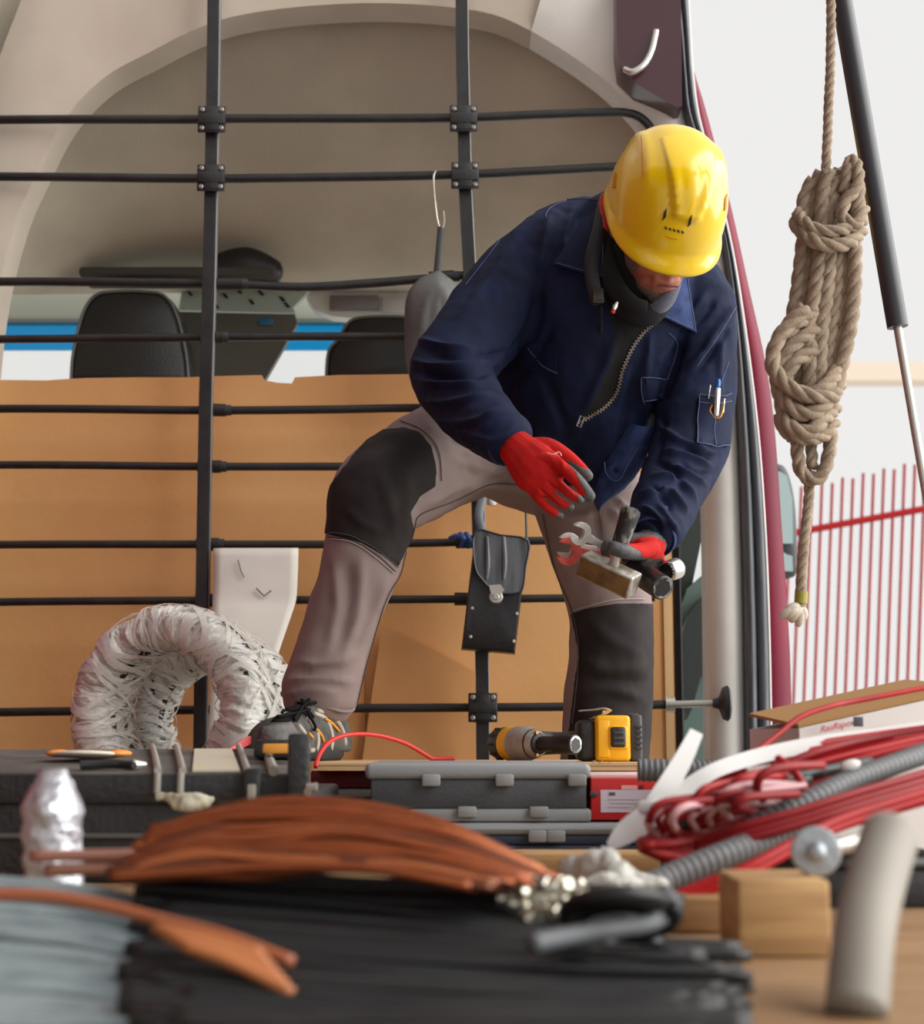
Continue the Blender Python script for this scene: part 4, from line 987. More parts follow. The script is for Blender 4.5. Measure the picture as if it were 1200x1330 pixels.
# club hammer
A0 = (P(817, 660, 2.50) - P(796, 735, 2.53)); A0.normalize()
A0 = (A0 + Vector((0, -.25, 0))).normalized()
L_ = P(826, 756, 2.475) - P(765, 723, 2.505); L_.normalize(); L_ = (L_ - A0 * L_.dot(A0)).normalized(); N_ = L_.cross(A0).normalized()
if N_.y > 0: N_ = -N_
hc = P(790, 746, 2.515)
t = thing('club_hammer', 'club hammer with rusty steel head and worn black grip held in the gloved hand', 'hammer', hc)
hh = MB().box(hc, L_ * .050, A0 * .0195, N_ * .0195, .004, 3).build('hammer_head', m_wornsteel, t)
MB().box(hc + N_ * .0178, L_ * .047, A0 * .0165, N_ * .0022, .0015).build('rusty_face', m_rust, hh, label='rust brown side of the head')
base = hc + A0 * .018 + L_ * .004
MB().tube([base, base + A0 * .02], .009, 12).build('handle_shaft', m_steel, t)
g0 = base + A0 * .016; g1 = P(820, 661, (g0.y - .004))
dg = (g1 - g0).normalized(); gl = (g1 - g0).length
MB().lathe(g0, g1, [(0, .0115), (.004, .0138), (gl * .3, .0142), (gl * .6, .0152), (gl - .016, .0162), (gl - .008, .0172), (gl - .002, .016), (gl + .002, .010)], 20).build('grip', m_grip, t)

# open-end spanners
def spanner(name, label, head, hand, r, w, thick, mat, ang, edge=None, n_hint=None):
    head = Vector(head); hand = Vector(hand); x = (hand - head); L = x.length; x.normalize()
    nrm = Vector(n_hint) if n_hint else -VIEW; nrm = (nrm - x * nrm.dot(x)).normalized(); y = nrm.cross(x)
    pts = []; sl = r * .52
    # outline in local units, jaw opening turned by ang
    a0 = ang; 
    open_dir = math.pi + a0
    half = math.asin(min(.95, sl / r))
    arc = [open_dir + half + k * (2 * math.pi - 2 * half) / 30 for k in range(31)]
    out = [(r * math.cos(a) * 1.0, r * math.sin(a) * 1.0) for a in arc]
    od = (math.cos(open_dir), math.sin(open_dir)); pd = (-od[1], od[0]); dep = .35 * r
    slot = [(od[0] * r * .75 * k + pd[0] * sl * sg, od[1] * r * .75 * k + pd[1] * sl * sg) for k, sg in ((1, -1), (0, -1))]
    bott = [(-od[0] * dep * math.sin(q) + pd[0] * -sl * math.cos(q), -od[1] * dep * math.sin(q) + pd[1] * -sl * math.cos(q)) for q in (.5, 1.0, 1.57, 2.1, 2.6)]
    slot2 = [(od[0] * r * .75 * k + pd[0] * sl, od[1] * r * .75 * k + pd[1] * sl) for k in (0, 1)]
    # replace the arc part crossing the shank
    poly = []; done = False
    for p in out:
        if p[0] > r * .55 and abs(p[1]) < w * 1.05:
            if not done: poly += [(r * .9, -w), (r * 1.5, -w * .82), (L, -w * .8), (L, w * .8), (r * 1.5, w * .82), (r * .9, w)]; done = True
        else: poly.append(p)
    poly += slot + bott + slot2
    mb = MB().prism([head + x * p[0] + y * p[1] - nrm * thick / 2 for p in poly], nrm * thick)
    o = mb.build(name, mat, label=label, cat='spanner', smooth=False)
    md = o.modifiers.new('b', 'BEVEL'); md.width = thick * .16; md.segments = 2; md.limit_method = 'ANGLE'
    return o
spanner('open_end_spanner', 'bright steel open ended spanner sticking up from the hand above the hammer head', P(753, 693, 2.525), P(806, 721, 2.575), .0195, .0074, .008, m_spanner, .15)
spanner('open_end_spanner', 'red painted open ended spanner in the hand, left of the hammer head', P(738, 716, 2.55), P(815, 726, 2.60), .0235, .0085, .007, m_redpaint, -.05)
spanner('open_end_spanner', 'bare steel spanner lying against the red painted one in the hand', P(738, 709, 2.562), P(815, 721, 2.612), .0225, .0080, .006, m_spanner, .05)

def socket(mb, p0, p1, r, hexr, lip=.0015, n=24):
    """tube with a hexagonal hole in the p1 end"""
    p0 = Vector(p0); p1 = Vector(p1); d = (p1 - p0).normalized(); L = (p1 - p0).length; u = d.orthogonal().normalized(); w = d.cross(u)
    def circ(t, rr): return [p0 + d * t + (u * math.cos(2 * math.pi * j / n) + w * math.sin(2 * math.pi * j / n)) * rr for j in range(n)]
    def hexa(t, rr):
        out = []
        for j in range(n):
            a = 2 * math.pi * j / n; k = math.cos(math.pi / 6) / math.cos((a % (math.pi / 3)) - math.pi / 6); out.append(p0 + d * t + (u * math.cos(a) + w * math.sin(a)) * rr * k)
        return out
    return mb.loft([circ(0, r * .72), circ(L * .12, r * .78), circ(L * .4, r * .80), circ(L * .5, r), circ(L - .002, r), circ(L, r - lip)]), [circ(L, r - lip), hexa(L, hexr * 1.08), hexa(L - .003, hexr), hexa(L - .022, hexr), hexa(L - .023, .0001)]
t = thing('impact_socket', 'large black impact socket held beside the hammer head, hex hole facing out', 'socket', P(845, 755, 2.5))
sp0 = P(820, 738, 2.575); sp1 = P(861, 764, 2.49)
mb = MB(); mb, hole = socket(mb, sp0, sp1, .0205, .0142, .0022); mb.build('socket_body', m_impact, t)
MB().loft(hole[:3], caps=False).build('hex_hole', m_chrome, t, label='bright rim with hexagonal hole'); MB().loft(hole[2:], caps=False).build('hole_inside', m_black, t)
t = thing('ratchet', 'ratchet with black handle and chrome double ring head under the hand', 'ratchet', P(860, 735, 2.6))
MB().tube(PP([(796, 722, 2.60), (825, 731, 2.60), (850, 733, 2.60), (868, 734, 2.595)], 4), [.0085] * 13, 12).build('handle', M('ratchet_black', (24, 24, 25), .4), t)
MB().tube([P(861, 726, 2.585), P(865, 732, 2.58)], .004, 8).build('red_collar', m_redpaint, t, label='red collar')
c0 = P(869, 741, 2.585); c1 = P(889, 737, 2.575)
mb = MB(); mb.lathe(P(866, 742, 2.57), P(886, 736, 2.60), [(0, .014), (.002, .0165), (.006, .0175), (.02, .0185), (.028, .018), (.032, .015), (.034, .010)], 28); mb.build('ring_head', m_chrome, t)
mb = MB(); p0 = P(866, 742, 2.57); p1 = P(886, 736, 2.60); dd = (p1 - p0).normalized(); u = dd.orthogonal().normalized(); w = dd.cross(u)
for k in range(18):
    a = 2 * math.pi * k / 18; r_ = u * math.cos(a) + w * math.sin(a)
    mb.box(p0 - dd * .001 + r_ * .0125, r_ * .0025, dd * .0035, r_.cross(dd) * .0012)
mb.build('ring_teeth', m_impact, t, kind='stuff')
MB().lathe(p0 - dd * .0012, p1, [(0, .009), (.001, .0125)], 20).build('ring_hole', m_impact, t)

# pen and small tools in the sleeve pocket
JS.last = 2.8
b_, n_ = JS.hit(931, 535); pc = P(932, 515, b_.y - .016)
t = thing('pen', 'white ballpoint pen with blue top clipped in the sleeve pocket', 'pen', P(931, 540, pc.y))
MB().lathe(P(930, 541, pc.y), P(933, 501, pc.y + .004), [(0, .003), (.003, .0048), (.045, .0050), (.054, .0046)], 14).build('barrel', M('pen_white', (226, 226, 226), .3), t)
MB().lathe(P(933, 502, pc.y + .003), P(933.5, 491, pc.y + .004), [(0, .0034), (.013, .0032), (.014, .002)], 12).build('push_top', M('pen_blue', (30, 130, 214), .35), t, label='blue push top')
MB().tube([P(932, 506, pc.y - .004), P(931, 530, pc.y - .006)], .0013, 6).build('pen_clip', M('pen_white', (0, 0, 0)), t)
t = thing('pocket_clip', 'brass and steel clip hooked on the sleeve pocket behind the white pen', 'clip', P(932, 543, pc.y))
MB().tube(PP([(925, 526, pc.y + .003), (922, 534, pc.y), (928, 543, pc.y - .002), (936, 540, pc.y - .001), (940, 524, pc.y + .002)], 5), .0024, 8).build('loop', M('brass', (170, 120, 60), .35, metal=.8), t)
MB().tube([P(939, 536, pc.y), P(941, 518, pc.y + .003)], .0016, 6).build('steel_pin', m_steel, t)
MB().tube([P(920, 518, pc.y + .006), P(922.5, 500, pc.y + .006)], .0014, 6).build('bit', m_steel, t)

# impact wrench lying on the board
m_dy = M('yellow_tool_plastic', (240, 176, 22), .42, bump=.06, bscale=200)
m_db = M('black_tool_plastic', (34, 34, 34), .5, rgb2=(46, 46, 45), vscale=40, bump=.15, bscale=200)
m_dg = M('grey_gearcase', (176, 172, 162), .45, metal=.3, rgb2=(152, 148, 140), vscale=30)
m_bat = M('battery_grey', (66, 66, 66), .55, bump=.1, bscale=200)
iw = thing('impact_wrench', 'yellow and black cordless impact wrench lying on the plywood board', 'impact wrench', (P(735, 988, 2.58).x, 2.58, BT))
r0 = .0285; zc = BT + .0290
ax0 = P(646, 960, 2.66); ax0.z = zc; ax1 = P(704, 960, 2.555); ax1.z = zc; ad = (ax1 - ax0).normalized(); al = (ax1 - ax0).length
def seg(t0, t1, prof, mat, name, lab=None, n=28): return MB().lathe(ax0 + ad * t0, ax1, prof, n).build(name, mat, iw, lab)
seg(0, 0, [(0, .018), (.003, .0235), (.008, .0265), (.03, .0272), (.036, .0278)], m_db, 'motor_cap')
seg(.036, 0, [(0, .0285), (.002, .029), (.020, .029), (.022, .0285)], m_dy, 'yellow_collar', 'yellow collar')
seg(.058, 0, [(0, .0285), (.004, .0290), (.030, .0287), (.036, .027), (.050, .0235), (.060, .019)], m_dg, 'gearcase')
seg(.100, 0, [(0, .0245), (.006, .0245), (.012, .021), (.022, .0165), (.024, .012)], m_db, 'nose')
for k in range(10):
    a = 2 * math.pi * k / 10; u = ad.orthogonal().normalized(); w = ad.cross(u); r_ = u * math.cos(a) + w * math.sin(a)
    MB().box(ax0 + ad * .016 + r_ * .0270, ad * .009, r_ * .0012, r_.cross(ad) * .0022, .0006).build('cooling_slot', m_black, iw)
sp0 = ax0 + ad * .120; sp1 = P(748, 966, 2.50); sp1.z = zc - .001
mb = MB(); mb, hole = socket(mb, sp0, sp1, .0160, .0105, .002); mb.build('drive_socket', m_impact, iw, label='black drive socket'); MB().loft(hole[:3], caps=False).build('socket_rim', m_chrome, iw, label='bright socket rim'); MB().loft(hole[2:], caps=False).build('hole_inside', m_black, iw)
for sx in (-1, 1):
    p = ax0 + ad * .108 + Vector((0, -.012, sx * .018)); MB().lathe(p, p + ad * .006, [(0, .003), (.005, .0028)], 10).build('screw', M('brass', (0, 0, 0)), iw)
hp = [P(690, 960, 2.63), P(716, 960, 2.645), P(740, 959, 2.63), P(758, 958, 2.615)]
for p in hp: p.z = zc + .001
MB().tube([Vector(p) for p in crom([tuple(p) for p in hp], 5)], [.022 - .003 * math.sin(math.pi * i / 15) for i in range(16)], 18).build('handle', m_bat, iw, smooth=True)
def ibox(x0, x1, y0, y1, Y, d, mat, name, bev=.004, lab=None, par=None):
    a = P(x0, y0, Y); b = P(x1, y1, Y); return MB().boxm(a.x, b.x, Y, Y + d, max(BT + .0005, b.z), a.z, bev, 3).build(name, mat, par or iw, lab)
ibox(750, 776, 935, 990, 2.545, .075, m_db, 'foot_housing', .010)
yf = ibox(773, 820, 929, 990, 2.535, .085, m_dy, 'yellow_foot', .007, 'yellow battery foot')
ibox(776, 792, 936, 984, 2.5335, .01, m_dy, 'foot_rib', .002)
ibox(790, 817, 942, 974, 2.531, .012, m_dy, 'latch_surround', .005)
lt = ibox(793, 813, 944, 971, 2.528, .012, m_db, 'battery_latch', .004)
for yy in (950, 957, 964): ibox(797, 810, yy, yy + 3.4, 2.526, .006, m_bat, 'latch_rib', .0008, None, lt)
bt = ibox(818, 835, 928, 990, 2.540, .080, m_bat, 'battery', .005, 'dark grey battery')
for k in range(5): ibox(826, 834.5, 942 + k * 7.0, 945.4 + k * 7.0, 2.535, .008, m_bat, 'battery_rib', .001, None, bt)
ibox(814, 829, 926.5, 932, 2.55, .06, m_bat, 'battery_top', .002, None, bt)
cl = PP([(752, 923.5, 2.56), (770, 922, 2.555), (784, 920, 2.55), (788, 922, 2.55), (785, 927, 2.555), (776, 931, 2.56), (768, 934, 2.565)], 4)
MB().tube(cl, .009, 8, flat=.18, ref=(0, 0, 1)).build('belt_clip', m_steel, iw, smooth=True)
# ------------------------------------------------------------------ board, cases and the clutter on the cargo floor
m_plyboard = M('plywood_face', (212, 180, 136), .7, rgb2=(194, 156, 108), vscale=6, stretch=(1, 10, 10), bump=.1)
m_plyedge = M('plywood_edge', (206, 176, 132), .8, rgb2=(160, 122, 80), vscale=60, stretch=(.1, .1, 6))
a = P(407, 990, 2.42); b = P(907, 990, 2.42)
bd = thing('plywood_board', 'plywood board carrying the impact wrench and the left shoe', 'board', ((a.x + b.x) / 2, 2.6, BT - .012))
MB().boxm(a.x, b.x, 2.42, 2.815, BT - .004, BT).build('top_ply', m_plyboard, bd, smooth=False)
MB().boxm(a.x + .001, b.x - .001, 2.421, 2.815, BT - .008, BT - .004).build('core_ply', m_plyedge, bd, smooth=False)
MB().boxm(a.x, b.x, 2.42, 2.815, BT - .012, BT - .008).build('bottom_ply', m_plyboard, bd, smooth=False)
sp = MB()
for x, dx, dz in ((757, -.006, .004), (770, .004, .006), (776, .006, .003), (784, -.003, .005), (790, .005, .004)):
    p = P(x, 989, 2.421); p.z = BT - .001; sp.tube([p, p + Vector((dx, -.004, dz))], [.0009, .0003], 5)
sp.build('splinters', m_plyboard, bd, kind='stuff')
# cases under the board
m_dred = M('dark_red_case', (104, 16, 26), .45); m_navycase = M('navy_case', (40, 52, 72), .5); m_rimgrey = M('case_grey', (138, 141, 142), .45, bump=.05, bscale=150)
m_cased = M('case_dark_grey', (62, 65, 68), .5, rgb2=(72, 75, 78), vscale=10, bump=.1, bscale=200)
m_latch = M('latch_grey', (136, 138, 136), .4)
t = thing('tool_case', 'dark red and navy tool case under the plywood board near the shoe', 'case', (P(500, 1000, 2.5).x, 2.6, DECK))
x0, x1 = P(404, 1000, 2.48).x, P(640, 1000, 2.48).x; zt = BT - .0125
MB().boxm(x0, x1, 2.47, 2.79, zt - .028, zt, .004).build('lid', m_dred, t)
MB().boxm(x0 - .003, x1 + .003, 2.465, 2.795, zt - .042, zt - .0285, .004).build('rim', m_rimgrey, t)
MB().boxm(x0, x1, 2.47, 2.79, DECK + .0005, zt - .0425, .004).build('base', m_navycase, t)
t = thing('tool_case', 'black tool case under the plywood board behind the red box', 'case', (P(770, 1000, 2.5).x, 2.6, DECK))
x0, x1 = P(660, 1000, 2.5).x, P(900, 1000, 2.5).x
MB().boxm(x0, x1, 2.49, 2.79, zt - .05, zt, .006).build('lid', m_black, t); MB().boxm(x0, x1, 2.49, 2.79, DECK + .0005, zt - .0505, .006).build('base', m_cased, t)

# organiser cases in the middle
def organiser(x0, x1, ytop, ybot, Y, D, label, body, latches_top, latches_bot, zbase=None, limtop=.022):
    a = P(x0, ytop, Y); b = P(x1, ybot, Y); z0 = b.z if zbase is None else zbase; z1 = a.z
    t = thing('organiser_case', label, 'case', ((a.x + b.x) / 2, Y + D / 2, z0))
    MB().boxm(a.x, b.x, Y - .004, Y + D, z1 - limtop, z1, .008, 3).build('lid', m_rimgrey, t)
    MB().boxm(a.x + .008, b.x - .006, Y + .002, Y + D - .004, z0 + .018, z1 - limtop, .003).build('body', body, t)
    if latches_bot: MB().boxm(a.x + .06, b.x, Y - .003, Y + D, z0 + .0005, z0 + .0178, .004).build('bottom_rim', m_rimgrey, t)
    else: MB().boxm(a.x + .008, b.x - .006, Y + .003, Y + D - .005, z0 + .0005, z0 + .0178, .003).build('foot', body, t)
    for x in latches_top:
        c = P(x, 0, Y); c = Vector((c.x, Y - .008, z1 - limtop - .001)); MB().box(c, (.0125, 0, 0), (0, .005, 0), (0, 0, .008), .003).build('latch', m_latch, t)
    for x in latches_bot:
        c = Vector((P(x, 0, Y).x, Y - .006, z0 + .014)); MB().box(c, (.013, 0, 0), (0, .005, 0), (0, 0, .0075), .003).build('latch', m_latch, t)
    return t
Yc = 2.12
zc2 = P(600, 1068, Yc).z
organiser(474, 768, 991, 1067, Yc, .27, 'dark grey organiser case with light grey lid, in front of the board', m_cased, (563, 651, 738), (606, 692), zc2)
organiser(440, 838, 1069, 1111, Yc - .01, .29, 'navy organiser case with grey lid under the grey and red boxes', m_navycase, (712, 690), (), DECK + .0005, .016)

# red boxed tool with paper label
m_rb = M('red_carton', (206, 32, 34), .4); m_pap = M('white_label_paper', (212, 204, 216), .6); m_ink = M('label_ink', (90, 88, 96), .7); m_pink = M('pale_box_top', (228, 190, 186), .5)
Yr = 2.13; a = P(767, 1011, Yr); b = P(868, 1064, Yr); z0 = zc2 + .0025
t = thing('red_box', 'red box with white paper label beside the grey organiser case', 'box', ((a.x + b.x) / 2, Yr + .08, z0))
MB().boxm(a.x, b.x, Yr, Yr + .2, z0, a.z, .002).build('carton', m_rb, t)
MB().boxm(a.x, b.x, Yr + .004, Yr + .2, a.z, a.z + .005, .001).build('box_top', m_pink, t, label='pale top')
MB().pbox(780, 862, 1026, 1055, Yr - .0012, .001).build('paper_label', m_pap, t)
MB().pbox(807, 828, 1020, 1025.5, Yr - .0012, .001).build('white_mark', M('pale_red_print', (236, 178, 176), .6), t, label='small white print')
MB().pbox(830, 836, 1020, 1025, Yr - .0012, .001).build('dark_mark', M('dark_red_print', (120, 20, 26), .6), t, label='small dark print')
MB().pbox(791, 799, 1029, 1033, Yr - .002, .0006).build('label_print', m_ink, t)
for i, (x0, x1) in enumerate(((789, 830), (792, 848), (789, 820))): MB().pbox(x0, x1, 1038 + i * 5, 1038.6 + i * 5, Yr - .002, .0006).build('label_line', M('label_ink_pale', (176, 168, 184), .7), t)
MB().pbox(766, 776, 1028, 1035, Yr - .008, .008, .002).build('side_clip', m_cased, t)

# big black toolbox at the left
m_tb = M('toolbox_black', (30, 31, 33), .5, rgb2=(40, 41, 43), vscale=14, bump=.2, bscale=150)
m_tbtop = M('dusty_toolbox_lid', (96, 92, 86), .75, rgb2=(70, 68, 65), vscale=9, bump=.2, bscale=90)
m_rail = M('toolbox_rail', (150, 146, 138), .5); m_lab = M('silver_label', (196, 190, 170), .45, rgb2=(214, 196, 140), vscale=9, lo=.55, hi=.75)
Yt = 1.75; tb = thing('toolbox', 'large dusty black toolbox at the left, in front of the wrapped coils', 'toolbox', (P(190, 1100, Yt).x, 1.95, DECK))
fl_ = P(-40, 1004, Yt); fr_ = P(400, 1005, Yt); bk_l = P(-40, 974, 2.25); bk_r = P(385, 972, 2.25)
lidg = [[fl_.lerp(fr_, k / 12).lerp(bk_l.lerp(bk_r, k / 12), r / 6) for k in range(13)] for r in range(7)]
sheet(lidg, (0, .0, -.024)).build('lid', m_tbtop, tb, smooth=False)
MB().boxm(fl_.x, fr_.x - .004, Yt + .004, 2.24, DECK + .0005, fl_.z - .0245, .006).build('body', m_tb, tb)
MB().boxm(fl_.x, fr_.x, Yt - .003, Yt + .012, fl_.z - .034, fl_.z - .002, .003).build('front_lip', m_tb, tb)
MB().boxm(fl_.x, fr_.x - .004, Yt - .004, Yt + .01, fl_.z - .072, fl_.z - .066, .002).build('front_rib', M('rib_grey', (84, 82, 78), .6), tb)
def onlid(px, r, up=.0):  # point on the lid: px measured at the front edge
    k = (px + 40) / 440.0; p = fl_.lerp(fr_, k).lerp(bk_l.lerp(bk_r, k), r); p.z += up; return p
for x in (206, 238, 322, 356):
    MB().tube([onlid(x, .0, .003) + Vector((0, -.004, 0)), onlid(x, .5, .004), onlid(x, .98, .004)], .0045 if x != 356 else .006, 8).build('lid_rail', m_rail, tb)
MB().tube([onlid(206, 0, .001) + Vector((0, -.006, 0)), onlid(206, 0, -.022) + Vector((0, -.006, 0))], .004, 8).build('rail_end', m_rail, tb); MB().tube([onlid(236, 0, .001) + Vector((0, -.006, 0)), onlid(236, 0, -.022) + Vector((0, -.006, 0))], .004, 8).build('rail_end', m_rail, tb)
q = [onlid(250, .02, .001), onlid(312, .02, .001), onlid(312, .9, .001), onlid(262, .9, .001)]
MB().prism(q, (0, 0, .0022)).build('lid_label', m_lab, tb, label='silver sticker on the lid', smooth=False)
for x in (330, 392):
    p = onlid(x, .0, -.012); MB().box(p + Vector((0, -.010, -.004)), (.010, 0, 0), (0, .008, 0), (0, 0, .022), .004).build('latch', m_tb, tb)
    MB().box(p + Vector((0, -.017, -.008)), (.005, 0, 0), (0, .003, 0), (0, 0, .009), .002).build('latch_hook', m_rail, tb)
MB().box(onlid(374, .55, .012), (.030, 0, 0), (0, .05, 0), (0, 0, .012), .005).build('handle_end', m_tb, tb)
MB().box(onlid(372, .35, .018), (.022, 0, 0), (0, .02, 0), (0, 0, .006), .003).build('orange_catch', M('orange_plastic', (222, 150, 52), .45), tb, label='orange catch')
MB().box(P(388, 1012, 1.73), (.012, 0, 0), (0, .01, 0), (0, 0, .05), .004).build('corner_post', m_tb, tb)
MB().tube([P(392, 1040, 1.73), P(402, 1022, 1.72), P(412, 1022, 1.72)], .005, 8).build('side_hinge', m_rail, tb)
# small tools on the lid
t = thing('putty_knife', 'white and orange oval scraper lying on the black toolbox lid', 'scraper', onlid(110, .5, .004))
c = onlid(118, .45, .008)
MB().ellip(c, (.046, 0, 0), (0, .05, -.003), (0, 0, .005), 24, 8).build('blade', M('scraper_white', (222, 212, 192), .5), t, smooth=True)
for s in (-1, 1): MB().ellip(c + Vector((s * .038, 0, .0015)), (.016, 0, 0), (0, .026, 0), (0, 0, .005), 16, 8).build('handle', M('scraper_orange', (232, 148, 70), .5), t, smooth=True)
t = thing('pliers', 'dark pliers lying at the front of the toolbox lid', 'pliers', onlid(130, .1, .004))
for dy in (.0, .018): MB().tube([onlid(105, .08 + dy * 2, .006), onlid(140, .10 + dy, .007), onlid(175, .10 - dy, .006)], .005, 8).build('handle', m_black, t)
MB().tube([onlid(172, .1, .006), onlid(190, .12, .006)], [.007, .003], 8).build('jaw', m_steel, t)
pad = MB(); pad.limb([(206, 1036, 1.73, 5), (222, 1037, 1.725, 9, .6), (246, 1042, 1.72, 14, .5), (268, 1040, 1.725, 9, .6), (276, 1036, 1.73, 4)], n=14)
me = voxel(pad, .0025, 1); ripple(me, .004, 60, 2)
o = link_mesh('tape_scrap', me, M('pale_tape', (190, 186, 164), .7, rgb2=(160, 158, 138), vscale=60), origin=P(240, 1055, 1.72)); tag(o, 'crumpled pale tape scrap hanging on the front of the black toolbox', 'tape')

# wrapped coils
m_film = M('stretch_film', (238, 237, 230), .28, rgb2=(196, 194, 184), vscale=30, lo=.4, hi=.75, bump=.5, bscale=70, bdist=.008, coat=.3)
m_film2 = M('film_band', (244, 243, 238), .25, alpha=.55, coat=.3, bump=.4, bscale=90, bdist=.005); m_hose = M('black_hose', (34, 34, 34), .5)
def coil(c, axis, R0, rr, ra, label, seed):
    c = Vector(c); ax = Vector(axis).normalized(); u = Vector((0, 0, 1)); u = (u - ax * u.dot(ax)).normalized(); w = ax.cross(u)
    t = thing('wrapped_coil', label, 'coil', c - Vector((0, 0, R0 + rr)), 'film wrapped hose coils')
    def pt(th, ph, k=1.0, dr=0.0):
        e = u * math.cos(th) + w * math.sin(th)
        cp, sp_ = math.cos(ph), math.sin(ph); q = (abs(cp) ** 2.6 + abs(sp_) ** 2.6) ** (-1 / 2.6)
        return c + e * (R0 + (rr * k + dr) * cp * q) + ax * ((ra * k + dr) * sp_ * q)
    NU, NV = 420, 30; rings = []
    for i in range(NU):
        th = 2 * math.pi * i / NU; ring = []
        for jn in range(NV):
            ph = 2 * math.pi * jn / NV; s = th + .25 * math.sin(ph + seed)
            d = .009 * noise.noise(Vector((math.cos(s) * 9, math.sin(s) * 9, math.cos(ph) * .8 + seed))) + .006 * noise.noise(Vector((math.cos(s) * 26, math.sin(s) * 26, math.sin(ph) * 1.2 + seed))) + .0055 * (.5 - abs(noise.noise(Vector((math.cos(s) * 44, math.sin(s) * 44, math.cos(ph) * 1.3 + seed))))) * 2 - .003
            ring.append(pt(th, ph, 1.0, d - .003))
        rings.append(ring)
    MB().loft(rings, closed=True).build('stretch_wrap', m_film, t, smooth=True, label='wrinkled clear stretch wrap')
    for k in range(7):
        a = 2 * math.pi * k / 7; MB().tube([pt(2 * math.pi * i / 60, a, .62) for i in range(60)], .014, 8, closed=True).build('hose', m_hose, t, smooth=True)
    rr_ = random.Random(seed)
    for k in range(64):
        th = 2 * math.pi * (k + rr_.random() * .8) / 64; sl = rr_.uniform(-.6, .6); wd = rr_.choice((.008, .014, .03, .05)); off = rr_.uniform(.003, .0065); rings = []
        for jn in range(28):
            ph = 2 * math.pi * jn / 28; tt = th + sl * math.sin(ph) + .05 * math.sin(3 * ph + k)
            rings.append([pt(tt - wd, ph, 1.0, off), pt(tt + wd, ph, 1.0, off), pt(tt + wd, ph, 1.0, off - .0008), pt(tt - wd, ph, 1.0, off - .0008)])
        MB().loft(rings, closed=True).build('film_band', m_film2, t)
    return t
axis = Vector((-.34, -.94, .03))
c1 = P(226, 928, 3.03); c1.z = DECK + .214
coil(c1, axis, .160, .044, .072, 'front one of two film wrapped hose coils behind the black toolbox', 3)
c2 = c1 - axis.normalized() * .155; c2.z = DECK + .196
coil(c2, axis, .146, .042, .052, 'rear film wrapped hose coil, seen through the hole of the front one', 8)

# red air hose loop by the shoe and thin red wires
m_redc = M('red_cable', (200, 40, 36), .45); m_redd = M('dark_red_cable', (122, 16, 20), .5, spec=.3, rgb2=(146, 22, 26), vscale=6)
pts = PP([(410, 996, 2.40), (416, 978, 2.43), (430, 962, 2.47), (455, 954, 2.52), (490, 955, 2.56), (525, 965, 2.60), (552, 980, 2.62), (566, 988, 2.63), (590, 990, 2.64)], 6)
for p in pts: p.z = max(p.z, BT + .004) if p.y > 2.43 else p.z
MB().tube(pts, .0036, 8).build('red_hose', m_redc, label='thin red hose looping over the plywood board beside the shoe', cat='hose', smooth=True)
rw = thing('wire_loom', 'four dusty red wires between the toolbox and the shoe', 'wires', P(310, 985, 2.5)); rw.location.z = DECK
for k in range(4):
    MB().tube(PP([(290 - 4 * k, 985 + k, 2.42), (306, 975 - k * 2.2, 2.45), (322, 966 - k * 2.4, 2.5), (334, 962 - k * 2, 2.56)], 4), .003, 6).build('red_wire', M('pale_red_wire', (196, 84, 84), .5), rw, smooth=True)

# copper coated rods
m_copper = M('copper_rod', (150, 76, 37), .36, metal=.5, rgb2=(122, 60, 29), vscale=14, stretch=(2, 30, 30))
m_copper2 = M('dark_copper_rod', (98, 50, 25), .4, metal=.4); m_copper3 = M('bright_copper_rod', (178, 102, 58), .3, metal=.5)
cb = thing('rod_bundle', 'bundle of brown copper coated rods fanned across the foreground', 'rods', P(440, 1140, 1.12))
rr = random.Random(5)
for i in range(54):
    k = (i + .5) / 54; j = lambda s: rr.uniform(-s, s); Yk = 1.06 + .16 * k + j(.03)
    xe = 560 + 190 * min(1, .25 + k * 1.0 + j(.12)) if k < .55 else 690 + 66 * (1 - (k - .55) / .45) + j(14)
    a0 = (150 + 60 * k ** 1.5 + j(14), 1138 - 62 * k ** 1.6 + j(4))
    p = [a0, (250 + 10 * k, 1136 - 78 * k ** .8 + j(6)), (340, 1134 - 90 * k + j(6)), (450, 1132 - 86 * k + j(6))]
    sl = 1132 - 88 * k
    yend = sl + (xe - 450) * (.10 + .20 * k) + (xe - 450) ** 2 * .00012
    p += [(450 + (xe - 450) * .5, sl + (xe - 450) * .5 * (.09 + .12 * k) + j(3)), (xe, yend + j(3))]
    MB().tube(PP([(x, y, Yk) for x, y in p], 5), .0026 + rr.random() * .0012, 7).build('rod', rr.choice((m_copper, m_copper, m_copper2, m_copper3)), cb, smooth=True)
for i, (x0, y0, x1, y1) in enumerate(((40, 1112, 175, 1110), (60, 1130, 165, 1128))):
    MB().tube(PP([(x0, y0, 1.2), ((x0 + x1) / 2, y0 - 1, 1.19), (x1, y1, 1.18)], 3), .0045, 8).build('copper_tube', M('dull_copper_tube', (190, 140, 124), .4, metal=.4), label=('upper' if i == 0 else 'lower') + ' dull pink copper tube end at the left of the brown rods', cat='tube', smooth=True)

